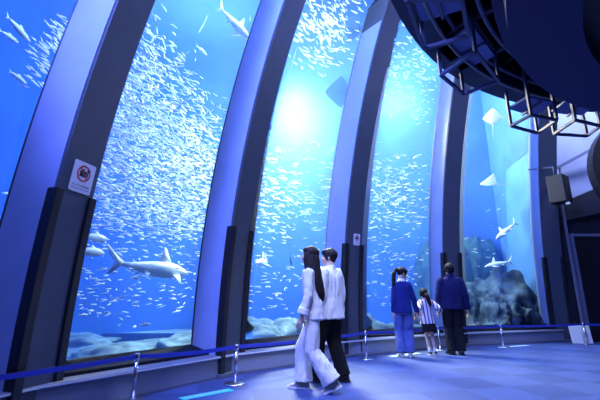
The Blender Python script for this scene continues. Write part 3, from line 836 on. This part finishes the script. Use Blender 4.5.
M['black_cloth'] = cloth_mat('black_trousers', (.012, .012, .016))
M['navy_knit'] = cloth_mat('navy_cardigan', (.018, .028, .17))
M['navy_jacket'] = cloth_mat('navy_jacket', (.012, .014, .075))
M['denim'] = cloth_mat('light_denim', (.10, .14, .36), noise_amt=.14, noise_scale=9)
M['canvas'] = mat('grey_canvas', (.34, .31, .29), .9)
M['rubber'] = mat('white_rubber', (.72, .70, .66), .6)
M['leather'] = mat('black_leather', (.014, .013, .014), .4)
M['eye_white'] = mat('eye_white', (.8, .8, .8), .2); M['iris'] = mat('iris', (.02, .012, .01), .15)
M['lip'] = mat('lips', (.42, .17, .16), .5)
def stripe_mat():
    m = bpy.data.materials.new('striped_cotton'); m.use_nodes = True; nt = m.node_tree; b = nt.nodes['Principled BSDF']; L = nt.links.new
    b.inputs['Roughness'].default_value = .85
    tc = nt.nodes.new('ShaderNodeTexCoord'); wv = nt.nodes.new('ShaderNodeTexWave'); wv.bands_direction = 'X'
    wv.inputs['Scale'].default_value = 3.6; wv.inputs['Distortion'].default_value = .4; wv.inputs['Detail'].default_value = 1
    rp = nt.nodes.new('ShaderNodeValToRGB'); rp.color_ramp.elements[0].position = .30; rp.color_ramp.elements[1].position = .42
    rp.color_ramp.elements[0].color = (.16, .07, .20, 1); rp.color_ramp.elements[1].color = (.78, .74, .80, 1)
    L(tc.outputs['Object'], wv.inputs['Vector']); L(wv.outputs['Fac'], rp.inputs['Fac']); L(rp.outputs['Color'], b.inputs['Base Color'])
    return m
M['stripe'] = stripe_mat()

DG = None
def fuse(name, bm, voxel, mt, parent, smooth=4, fold=None, keep=None):
    """melt overlapping closed shapes into one continuous skin"""
    recalc(bm)
    me = bpy.data.meshes.new('tmp'); bm.to_mesh(me); bm.free()
    o = bpy.data.objects.new('tmp', me); COL.objects.link(o)
    r = o.modifiers.new('r', 'REMESH'); r.mode = 'VOXEL'; r.voxel_size = voxel
    if smooth: s = o.modifiers.new('s', 'SMOOTH'); s.iterations = smooth; s.factor = .5
    dg = bpy.context.evaluated_depsgraph_get()
    nm = bpy.data.meshes.new_from_object(o.evaluated_get(dg)); nm.name = name
    bpy.data.objects.remove(o); bpy.data.meshes.remove(me)
    if fold:
        amp, fz, seed = fold; o3 = Vector((seed, seed*2.1, -seed))
        nrm = [v.normal.copy() for v in nm.vertices]
        for v, q in zip(nm.vertices, nrm):
            p = Vector((v.co.x*22, v.co.y*22, v.co.z*fz))
            v.co += q*amp*(noise.noise(p + o3) + .6*noise.noise(p*2.1 + o3))
    nm.materials.clear(); nm.materials.append(mt)
    for p in nm.polygons: p.use_smooth = True
    ob = bpy.data.objects.new(name, nm); COL.objects.link(ob)
    if parent: ob.parent = parent
    return ob
def ell(bm, c, r, T=None, n=16):
    c = Vector(c); mm = Matrix.Translation(c) @ Matrix.Diagonal((*r, 1))
    if T: mm = T @ mm
    bmesh.ops.create_uvsphere(bm, u_segments=n, v_segments=n*3//4, radius=1, matrix=mm)
def rings(bm, secs, n=20):
    """secs: (x, y, z, rx, ry) stacked elliptical rings"""
    loft(bm, [[Vector((x + rx*cos(2*pi*k/n), y + ry*sin(2*pi*k/n), z)) for k in range(n)] for x, y, z, rx, ry in secs])
def limb(bm, pts, rs, n=14):
    P, R = [], []
    for i in range(len(pts)-1):
        a, b = Vector(pts[i]), Vector(pts[i+1])
        for f in (0, .33, .66): P.append(a.lerp(b, f)); R.append(rs[i] + (rs[i+1]-rs[i])*f)
    P.append(Vector(pts[-1])); R.append(rs[-1])
    tube(bm, P, R, n); ell(bm, P[0], (R[0],)*3, None, 10); ell(bm, P[-1], (R[-1],)*3, None, 10)
def ik(a, b, l1, l2, bend):
    a, b, bend = Vector(a), Vector(b), Vector(bend); d = b - a; L = min(d.length, l1 + l2 - .004)
    if d.length < 1e-4: return a
    u = d.normalized(); x = (l1*l1 - l2*l2 + L*L)/(2*L); h = math.sqrt(max(0, l1*l1 - x*x))
    n = bend - u*bend.dot(u); n.normalize()
    return a + u*x + n*h
def hand(bm, wrist, d, palm_n, k=1.0, curl=.5, left=True):
    """palm and five fingers: d along the hand, palm_n towards the palm side"""
    d = Vector(d).normalized(); pn = Vector(palm_n); pn = (pn - d*pn.dot(d)).normalized(); s = d.cross(pn) * (1 if left else -1)
    w = Vector(wrist)
    tube(bm, [w - d*.01*k, w + d*.03*k, w + d*.065*k, w + d*.088*k], [(.024*k, .019*k), (.034*k, .017*k), (.040*k, .016*k), (.038*k, .013*k)], 12, True, 0, pn)
    for i, (off, ln) in enumerate(((.030, .072), (.010, .080), (-.010, .075), (-.029, .058))):
        b0 = w + d*.078*k + s*off*k; c1 = curl*(.7 + .12*i); 
        dirs = [(d*cos(a) + pn*sin(a)) for a in (c1*.6, c1*1.3, c1*2.0)]
        p = [b0]
        for q, f in zip(dirs, (.45, .32, .23)): p.append(p[-1] + q*ln*f*k)
        tube(bm, p, [.0095*k, .009*k, .0085*k, .007*k], 8); ell(bm, p[-1], (.007*k,)*3, None, 8)
    t0 = w + d*.022*k + s*.026*k; t1 = t0 + (d*.6 + s*.75 + pn*.25).normalized()*.034*k; t2 = t1 + (d*.85 + s*.3 + pn*.45).normalized()*.030*k; t3 = t2 + (d*.95 + pn*.4).normalized()*.022*k
    tube(bm, [t0, t1, t2, t3], [.014*k, .012*k, .0105*k, .008*k], 8); ell(bm, t3, (.008*k,)*3, None, 8)
def shoe(parent, ankle, yaw, pitch, k, upper, sole, name='shoe', low=True):
    """yaw about z, pitch lifts the heel; ankle = point above the heel at ankle height"""
    T = Matrix.Translation(Vector(ankle)) @ Matrix.Rotation(yaw, 4, 'Z') @ Matrix.Rotation(-pitch, 4, 'X') @ Matrix.Translation((0, 0, -.085*k))
    bm = bmesh.new(); secs = []
    for y, w, h, zc in ((-.075, .020, .018, .045), (-.068, .032, .036, .050), (-.03, .036, .048, .058), (.02, .038, .050, .058), (.07, .043, .036, .045), (.12, .046, .026, .036), (.16, .040, .018, .030), (.185, .022, .010, .026)):
        secs.append([T @ Vector((w*k*cos(2*pi*i/14), y*k, (zc + h*sin(2*pi*i/14))*k)) for i in range(14)])
    loft(bm, secs); s = fuse(name, bm, .006, upper, parent, 2)
    bm = bmesh.new(); out = []
    for a, b in ((-.082, .018), (-.075, .034), (-.03, .040), (.03, .040), (.08, .047), (.13, .050), (.17, .040), (.195, .018)): out.append((b, a))
    prof_ = [(x, y) for x, y in out] + [(-x, y) for x, y in reversed(out)]
    loft(bm, [[T @ Vector((x*k, y*k, 0)) for x, y in prof_], [T @ Vector((x*k, y*k, .026*k)) for x, y in prof_]]); recalc(bm)
    put('sole', bm, sole, s)
    return s
def head_matrix(pos, yaw, pitch, roll=0):
    return Matrix.Translation(Vector(pos)) @ Matrix.Rotation(yaw, 4, 'Z') @ Matrix.Rotation(pitch, 4, 'X') @ Matrix.Rotation(roll, 4, 'Y')
def head(bm, T):
    ell(bm, (0, -.014, .032), (.074, .094, .085), T, 20)
    ell(bm, (0, .030, -.022), (.060, .060, .078), T, 18)
    ell(bm, (0, .046, -.078), (.036, .038, .030), T, 14)
    ell(bm, (0, .074, .026), (.046, .022, .012), T, 12)
    for s in (-1, 1):
        ell(bm, (s*.036, .066, -.022), (.020, .018, .018), T, 10)
        ell(bm, (s*.075, -.008, -.008), (.010, .019, .030), T, 10)
    tube(bm, [T @ Vector(p) for p in ((0, .080, .020), (0, .095, -.004), (0, .106, -.026), (0, .088, -.036))], [.008, .010, .014, .010], 8)
    ell(bm, (0, .084, -.052), (.022, .012, .007), T, 10); ell(bm, (0, .082, -.064), (.020, .012, .008), T, 10)
def face_parts(parent, T):
    for s in (-1, 1):
        bm = bmesh.new(); ell(bm, (s*.030, .078, .006), (.013, .011, .008), T, 10); e = put('eye', bm, M['eye_white'], parent, True)
        bm = bmesh.new(); ell(bm, (s*.030, .0865, .006), (.0062, .004, .0062), T, 8); put('iris', bm, M['iris'], e, True)
        bm = bmesh.new(); tube(bm, [T @ Vector(p) for p in ((s*.014, .093, .024), (s*.032, .092, .029), (s*.048, .082, .023))], [.003, .0035, .002], 6); put('eyebrow', bm, M['hair'], parent, True)
    bm = bmesh.new(); ell(bm, (0, .0915, -.058), (.019, .0065, .007), T, 10); put('lips', bm, M['lip'], parent, True)

def person(label, loc, heading, k, sh, hands_w, feet, hipz=.90, lean=0.0, headyaw=0.0, headpitch=0.0, male=False, curl=.45, bend=((-.3, -1, 0), (.3, -1, 0)), hipx=.09, hipy=0.0, headx=0.0, kneebend=(0, 1, 0), child=False, palm=None):
    """sh: shoulder half width; hands_w: two wrist points; feet: two (ankle point, yaw, pitch); all in the person's own axes at 1.70 m, scaled by k"""
    R = empty('person', loc, heading); R.scale = (k, k, k)
    tag(R, label, 'person')
    G = {}
    neck = Vector((0, lean*.6 - .012, 1.435)); hc = Vector((headx, lean + .012, 1.585))
    if child: hc = Vector((0, lean + .015, 1.575))
    T = head_matrix(hc, headyaw, headpitch) @ (Matrix.Scale(1.22, 4) if child else Matrix.Identity(4))
    bm = bmesh.new()
    head(bm, T)
    tube(bm, [neck - Vector((0, .0, .05)), neck + Vector((0, .005, .02)), T @ Vector((0, -.02, -.06)), T @ Vector((0, -.015, 0))], [.066, .054, .052, .05] if not male else [.075, .060, .058, .055], 14)
    lx = lambda z: lean*.6*max(0, (z - .95)/.48)
    wv = .86 if not male else .95
    rings(bm, [(0, hipy, .83, .11, .08), (0, hipy, .90, .145*wv/.9, .095), (0, hipy*.6, .98, .125, .082), (0, lx(1.08)+.0, 1.08, .122*wv/.88, .085), (0, lx(1.2), 1.20, .142*wv/.9, .10), (0, lx(1.32), 1.32, .150*wv/.9, .092), (0, lx(1.40), 1.40, sh*.72, .066), (0, lx(1.44), 1.445, .062, .052)])
    G['T'] = T; G['arm'] = []; G['leg'] = []
    for i, s in ((0, -1), (1, 1)):
        S = Vector((s*sh*.90, lx(1.38) - .01, 1.367)); Wp = Vector(hands_w[i]); E = ik(S, Wp, .285, .255, bend[i])
        limb(bm, [S, E, Wp], [.042, .038, .026] if not male else [.048, .042, .029])
        d = (Wp - E).normalized(); pn = Vector(palm[i]) if palm else Vector((-s*.9, .2, 0))
        hand(bm, Wp, d, pn, 1.0, curl, left=(s < 0))
        G['arm'].append((S, E, Wp))
        Hh = Vector((s*hipx, hipy, hipz)); A = Vector(feet[i][0]); Kn = ik(Hh, A, .43, .405, kneebend)
        limb(bm, [Hh, Kn, A], [.066, .054, .038])
        Tf = Matrix.Translation(A) @ Matrix.Rotation(feet[i][1], 4, 'Z') @ Matrix.Rotation(-feet[i][2], 4, 'X')
        ell(bm, (0, .05, -.048), (.030, .105, .026), Tf, 12); ell(bm, (0, -.03, -.035), (.026, .035, .040), Tf, 10)
        G['leg'].append((Hh, Kn, A))
    G['body'] = fuse('body', bm, .0065, M['skin'], R, 3)
    face_parts(G['body'], T)
    G['R'] = R; G['lx'] = lx
    return G
def sleeves(bm, G, r, frac=1.0, flare=0.0):
    for S, E, Wp in G['arm']:
        q = E.lerp(Wp, frac)
        tube(bm, [S, S.lerp(E, .5), E, E.lerp(q, .6), q], [r[0], r[1], r[2], r[3], r[3] + flare], 16)
        ell(bm, S, (r[0]*.96,)*3, None, 12)
def trousers(bm, G, r, stop=.0, waist=1.0, wr=.155, hr=.175, hy=0.0):
    rings(bm, [(0, hy, .80, .12, .10), (0, hy, .88, hr, .125), (0, hy, .96, wr+.005, .115), (0, hy, waist, wr, .108)])
    for Hh, Kn, A in G['leg']:
        d = (A - Kn).normalized(); q = A + d*stop
        tube(bm, [Hh + Vector((0, 0, .02)), Hh.lerp(Kn, .5), Kn, Kn.lerp(q, .5), q], [r[0], r[1], r[2], r[3], r[4]], 18)

# --- the woman in white, walking
def hair_shell(bm, T, k=1.0):
    ell(bm, (0, -.022, .040), (.085*k, .104*k, .091*k), T, 20); ell(bm, (0, .040, .078), (.062*k, .044*k, .036*k), T, 14)
def woman_white():
    G = person('woman in a pale tunic and cream wide-leg trousers with very long dark hair, mid-step', (.13, 4.72, 0), radians(74), .965, .165,
               [(-.225, .055, .845), (.215, .03, .85)], [((-.075, -.27, .125), 0.0, .42), ((.075, .12, .088), 0.0, 0)], hipz=.885, headyaw=radians(0), headpitch=.03, hipy=-.05, bend=((-.25, -1, 0), (.25, -1, 0)))
    R, lx, T = G['R'], G['lx'], G['T']
    bm = bmesh.new()
    rings(bm, [(0, -.05, .81, .182, .146), (0, -.045, .90, .172, .134), (0, -.035, 1.00, .156, .128), (0, -.015, 1.08, .146, .112), (0, lx(1.15), 1.15, .140, .104), (0, lx(1.3), 1.30, .150, .104), (0, lx(1.4), 1.39, .150, .095), (0, lx(1.44), 1.445, .085, .07)])
    sleeves(bm, G, (.060, .058, .056, .058), .86, .010)
    fuse('tunic', bm, .008, M['blouse'], R, 5, (.010, 5, 3.1))
    for i in (0, 1):                           # turned-back cuffs
        S, E, Wp = G['arm'][i]; a, b = E.lerp(Wp, .58), E.lerp(Wp, .88)
        bm = bmesh.new(); tube(bm, [a, a.lerp(b, .1), b.lerp(a, .1), b], [.058, .069, .073, .069], 18); fuse('cuff', bm, .006, M['blouse'], R, 2, (.004, 8, 1))
    bm = bmesh.new(); trousers(bm, G, (.078, .086, .088, .100, .114), -.005, .99, .128, .150, -.05)
    fuse('trousers', bm, .008, M['cream'], R, 3, (.009, 4, 6.2))
    bm = bmesh.new(); hair_shell(bm, T)
    cx, cy, cz = T.translation
    rings(bm, [(0, cy-.030, cz+.07, .07, .075), (0, cy-.030, cz-.02, .092, .094), (0, cy-.040, cz-.12, .100, .096), (0, cy-.070, cz-.24, .108, .084), (0, cy-.105, cz-.36, .100, .072), (0, cy-.135, cz-.46, .082, .058), (0, cy-.145, cz-.53, .055, .040), (0, cy-.145, cz-.57, .025, .02)])
    for s in (-1, 1):
        tube(bm, [(s*.07, cy+.01, cz+.03), (s*.083, cy+.012, cz-.06), (s*.092, cy+.0, cz-.16), (s*.10, cy-.03, cz-.26), (s*.085, cy-.06, cz-.34)], [(.02, .05), (.02, .05), (.022, .045), (.022, .04), (.01, .02)], 12)
    fuse('hair', bm, .007, M['hair_brown'], R, 2, (.006, 5, 9.0))
    for (a, yaw, pit) in (((-.075, -.27, .125), 0, .42), ((.075, .12, .088), 0, 0)):
        shoe(R, a, yaw, pit, 1.0, M['canvas'], M['rubber'])
woman_white()
def man_white():
    G = person('man in a loose white overshirt and black trousers beside the woman in white', (.40, 5.22, 0), radians(52), .985, .185,
               [(-.27, .06, .83), (.26, .04, .83)], [((-.10, .17, .088), .05, 0), ((.10, -.12, .088), -.1, .05)], hipz=.90, headyaw=radians(28), headpitch=.05, male=True, bend=((-.3, -1, 0), (.3, -1, 0)))
    R, lx, T = G['R'], G['lx'], G['T']
    bm = bmesh.new()
    rings(bm, [(0, .0, .78, .232, .175), (0, .0, .90, .218, .162), (0, .0, 1.05, .200, .145), (0, lx(1.2), 1.20, .195, .138), (0, lx(1.32), 1.32, .195, .128), (0, lx(1.4), 1.395, .165, .098), (0, lx(1.44), 1.455, .085, .075)])
    sleeves(bm, G, (.084, .084, .080, .076), .92, .006)
    fuse('overshirt', bm, .008, M['white_shirt'], R, 5, (.013, 4, 2.2))
    bm = bmesh.new(); tube(bm, [(0, -.012, 1.43), (0, -.008, 1.475)], [(.072, .074), (.068, .070)], 20); fuse('collar', bm, .006, M['white_shirt'], R, 2)
    bm = bmesh.new(); trousers(bm, G, (.110, .105, .096, .092, .092), .02, 1.0, .165, .18)
    fuse('trousers', bm, .008, M['black_cloth'], R, 3, (.008, 4, 1.2))
    bm = bmesh.new(); hair_shell(bm, T, 1.04); ell(bm, (0, -.052, -.012), (.072, .055, .062), T, 14)
    for s in (-1, 1): ell(bm, (s*.066, .012, .012), (.020, .040, .050), T, 12)
    ell(bm, (0, .062, .070), (.058, .040, .030), T, 12)
    fuse('hair', bm, .006, M['hair_brown'], R, 2, (.006, 14, 4.0))
    for (a, yaw, pit) in (((-.10, .17, .088), .05, 0), ((.10, -.12, .088), -.1, .05)): shoe(R, a, yaw, pit, 1.05, M['leather'], M['leather'])
man_white()
def woman_navy():
    G = person('woman in a blue cardigan and pale jeans, her ponytailed head turned to the girl', (1.90, 7.27, 0), radians(-8), .925, .150,
               [(-.19, .02, .83), (.285, .14, .835)], [((-.080, 0, .088), .25, 0), ((.085, .01, .088), -.15, 0)], hipz=.90, headyaw=radians(-72), headpitch=-.38, headx=.035, bend=((-.4, -1, 0), (.4, -1, 0)))
    R, lx, T = G['R'], G['lx'], G['T']
    bm = bmesh.new()
    rings(bm, [(0, 0, .83, .180, .142), (0, 0, .92, .174, .138), (0, 0, 1.05, .158, .124), (0, lx(1.2), 1.20, .155, .118), (0, lx(1.32), 1.32, .162, .112), (0, lx(1.4), 1.395, .138, .088), (0, lx(1.44), 1.44, .08, .068)])
    sleeves(bm, G, (.062, .058, .055, .050), .97)
    fuse('cardigan', bm, .008, M['navy_knit'], R, 5, (.009, 5, 5.0))
    bm = bmesh.new(); tube(bm, [(0, -.012, 1.425), (0, -.006, 1.48)], [(.082, .08), (.064, .066)], 20); fuse('collar', bm, .006, M['white_shirt'], R, 2)
    bm = bmesh.new(); trousers(bm, G, (.086, .094, .092, .098, .100), .01, .98, .132, .155)
    fuse('jeans', bm, .008, M['denim'], R, 3, (.009, 5, 3.2))
    bm = bmesh.new(); hair_shell(bm, T, 1.03); ell(bm, (0, -.06, .0), (.066, .05, .06), T, 12)
    for s in (-1, 1): ell(bm, (s*.068, .015, .02), (.016, .040, .045), T, 10)
    fuse('hair', bm, .006, M['hair'], R, 2, (.004, 8, 2.0))
    bm = bmesh.new(); q = [T @ Vector(p) for p in ((0, -.10, .045), (0, -.155, .03), (-.0, -.17, -.06))]
    b = q[-1]; tube(bm, q + [b + Vector((-.015, -.0, -.12)), b + Vector((-.02, .0, -.22)), b + Vector((-.015, .01, -.30))], [.026, .040, .046, .046, .036, .010], 12)
    fuse('ponytail', bm, .006, M['hair'], R, 2, (.006, 5, 7.0))
    for (a, yaw, pit) in (((-.080, 0, .088), .25, 0), ((.085, .01, .088), -.15, 0)): shoe(R, a, yaw, pit, .98, M['rubber'], M['rubber'])
woman_navy()
def girl():
    k = .70
    G = person('little girl in a striped shirt and black skirt holding hands between two adults', (2.46, 7.50, 0), radians(-4), k, .150,
               [(-.32, -.10, 1.02), (.40, .04, 1.09)], [((-.055, .03, .088), .1, 0), ((.07, -.03, .088), -.2, 0)], hipz=.90, headyaw=radians(6), headpitch=.06, bend=((-.3, -1, -.4), (.3, -1, -.4)), child=True, hipx=.07)
    R, lx, T = G['R'], G['lx'], G['T']
    R.rotation_euler = (0, -.075, radians(-4))
    bm = bmesh.new()
    rings(bm, [(0, 0, .80, .205, .15), (0, 0, .92, .188, .14), (0, 0, 1.05, .168, .125), (0, 0, 1.2, .158, .118), (0, 0, 1.32, .158, .11), (0, 0, 1.395, .135, .09), (0, 0, 1.44, .085, .07)])
    sleeves(bm, G, (.070, .070, .066, .058), .95)
    fuse('striped_shirt', bm, .009, M['stripe'], R, 5, (.008, 5, 8.0))
    bm = bmesh.new(); rings(bm, [(0, 0, .60, .205, .160), (0, 0, .72, .190, .148), (0, 0, .86, .165, .125), (0, 0, .95, .145, .11)])
    fuse('skirt', bm, .009, M['black_cloth'], R, 3, (.012, 3, 4.4))
    bm = bmesh.new(); hair_shell(bm, T, 1.04); ell(bm, (0, -.055, -.01), (.072, .055, .07), T, 12)
    for s in (-1, 1): ell(bm, (s*.070, .0, .0), (.018, .05, .06), T, 10)
    fuse('hair', bm, .008, M['hair'], R, 2, (.004, 8, 2.7))
    b = T @ Vector((.0, -.12, .02)); bm = bmesh.new()
    tube(bm, [b, b + Vector((.02, -.03, -.06)), b + Vector((.05, -.03, -.17)), b + Vector((.075, -.015, -.29)), b + Vector((.08, 0, -.36))], [.035, .055, .060, .045, .012], 12)
    fuse('ponytail', bm, .008, M['hair'], R, 2, (.007, 5, 7.0))
    for (a, yaw, pit) in (((-.055, .03, .088), .1, 0), ((.07, -.03, .088), -.2, 0)):
        shoe(R, a, yaw, pit, .95, M['leather'], M['rubber'])
        A = Vector(a); bm = bmesh.new(); tube(bm, [A + Vector((0, 0, -.02)), A + Vector((0, .01, .10))], [.044, .050], 14); fuse('sock', bm, .007, M['white_shirt'], R, 2)
girl()
def man_navy():
    G = person('man in a navy jacket and black trousers seen from behind, beside the girl', (2.93, 7.56, 0), radians(-6), .985, .195,
               [(-.265, .07, .80), (.285, .03, .82)], [((-.085, .0, .088), .25, 0), ((.085, -.02, .088), -.15, 0)], hipz=.90, headyaw=radians(8), headpitch=.04, male=True, bend=((-.5, -1, 0), (.5, -1, 0)))
    R, lx, T = G['R'], G['lx'], G['T']
    bm = bmesh.new()
    rings(bm, [(0, 0, .83, .205, .150), (0, 0, .86, .212, .152), (0, 0, .98, .210, .148), (0, 0, 1.10, .206, .144), (0, 0, 1.22, .212, .142), (0, 0, 1.32, .212, .130), (0, 0, 1.4, .172, .10), (0, 0, 1.455, .09, .078)])
    sleeves(bm, G, (.082, .080, .074, .064), .97)
    fuse('jacket', bm, .008, M['navy_jacket'], R, 5, (.009, 5, 1.5))
    bm = bmesh.new(); tube(bm, [(0, -.012, 1.43), (0, -.008, 1.51)], [(.084, .082), (.074, .076)], 20); fuse('collar', bm, .006, M['navy_jacket'], R, 2)
    bm = bmesh.new(); trousers(bm, G, (.112, .106, .092, .086, .084), .02, 1.0, .165, .182)
    fuse('trousers', bm, .008, M['black_cloth'], R, 3, (.008, 4, 3.9))
    bm = bmesh.new(); hair_shell(bm, T, 1.06); ell(bm, (0, -.058, -.012), (.076, .055, .066), T, 14)
    for s in (-1, 1): ell(bm, (s*.070, .008, .008), (.020, .046, .052), T, 12)
    fuse('hair', bm, .006, M['hair'], R, 2, (.007, 14, 6.0))
    for (a, yaw, pit) in (((-.085, .0, .088), .25, 0), ((.085, -.02, .088), -.15, 0)): shoe(R, a, yaw, pit, 1.08, M['leather'], M['leather'])
man_navy()
# ------------------------------------------------------------------ light
def area(name, loc, target, size, power, col, sy=None):
    d = bpy.data.lights.new(name, 'AREA'); d.energy = power; d.color = col; d.size = size
    if sy: d.shape = 'RECTANGLE'; d.size_y = sy
    o = bpy.data.objects.new(name, d); COL.objects.link(o); o.location = loc
    o.rotation_euler = (Vector(target) - Vector(loc)).to_track_quat('-Z', 'Y').to_euler()
    return o
def spot(name, loc, target, power, col, ang=90, blend=.6, rad=.25):
    d = bpy.data.lights.new(name, 'SPOT'); d.energy = power; d.color = col; d.spot_size = radians(ang); d.spot_blend = blend; d.shadow_soft_size = rad
    o = bpy.data.objects.new(name, d); COL.objects.link(o); o.location = loc
    o.rotation_euler = (Vector(target) - Vector(loc)).to_track_quat('-Z', 'Y').to_euler()
    return o
# floodlights above the tank
for k, (s, off, e, c) in enumerate(((-.5, 4, 240, (.36, .12, 1)), (.6, 4, 270, (.28, .36, 1)), (1.6, 4, 240, (.36, .66, 1)), (2.6, 4, 110, (.30, .62, 1)), (3.55, 2.3, 150, (.26, .64, 1)))):
    p = flat_at(s, off, 11.0)
    area('tank_floodlight', p, (p.x, p.y, 0), 3.2, e, c)
def lamp(name, loc, power, col, rad):
    d = bpy.data.lights.new(name, 'POINT'); d.energy = power; d.color = col; d.shadow_soft_size = rad
    o = bpy.data.objects.new(name, d); COL.objects.link(o); o.location = loc
lamp('tank_lamp', (-.15, 9.8, 5.9), 4200, (1, .80, .52), .9)
spot('tank_spotlight', (-.12, 9.7, 6.9), (-.45, 8.2, 2.6), 9000, (1, .82, .56), 72, .9, .7)
lamp('tank_lamp', (3.0, 10.85, 7.0), 1900, (1, .85, .60), .6)
# fill lights added above the windows to brighten the fish, not real fittings
for s, e in ((.0, 80), (.6, 360), (1.5, 170), (2.45, 120), (3.5, 160)):
    p = at(s, DEP + .5, 8.3); q = flat_at(s, 3.2, 2.6)
    area('window_top_light', p, q, 1.6, e, (.70, .85, 1), .5)
# blue house lights of the hall, then fill lights added to brighten parts
area('house_light', (-1.0, 1.2, 7.6), (-.4, 4.2, 0), 2.2, 560, (.20, .27, 1))
area('house_light', (3.6, 6.4, 7.9), (4.0, 6.0, 0), 1.2, 150, (.26, .27, 1))
spot('wash_light', (-3.0, .6, 5.5), (1.5, 7.5, 2.6), 2100, (.19, .25, 1), 75, .5, .3)  # added fill for the pillars' left sides, no known source
spot('wash_light', (.2, 3.2, 6.8), (2.2, 7.9, 3.0), 700, (.08, .24, 1), 80, .6, .5)  # second added fill, reaching the farther pillar sides
spot('ceiling_spot', (.15, 1.9, 5.6), (.25, 4.95, 1.0), 820, (.62, .70, 1), 27, .8, .2)  # added key light that whitens the couple's clothes
area('wall_washer', (8.6, 7.4, 7.6), (7.6, 9.8, 4.6), .8, 430, (.42, .54, 1))  # added light, lifts the pale upper wall
w = bpy.data.worlds.new('dark'); SC.world = w; w.use_nodes = True
w.node_tree.nodes['Background'].inputs[0].default_value = (.01, .015, .04, 1)
w.node_tree.nodes['Background'].inputs[1].default_value = 1.0
SC.cycles.use_denoising = True
SC.cycles.max_bounces = 8; SC.cycles.diffuse_bounces = 3; SC.cycles.glossy_bounces = 3
SC.cycles.transparent_max_bounces = 16; SC.cycles.volume_bounces = 2
SC.cycles.sample_clamp_indirect = 6
SC.view_settings.exposure = 0.0
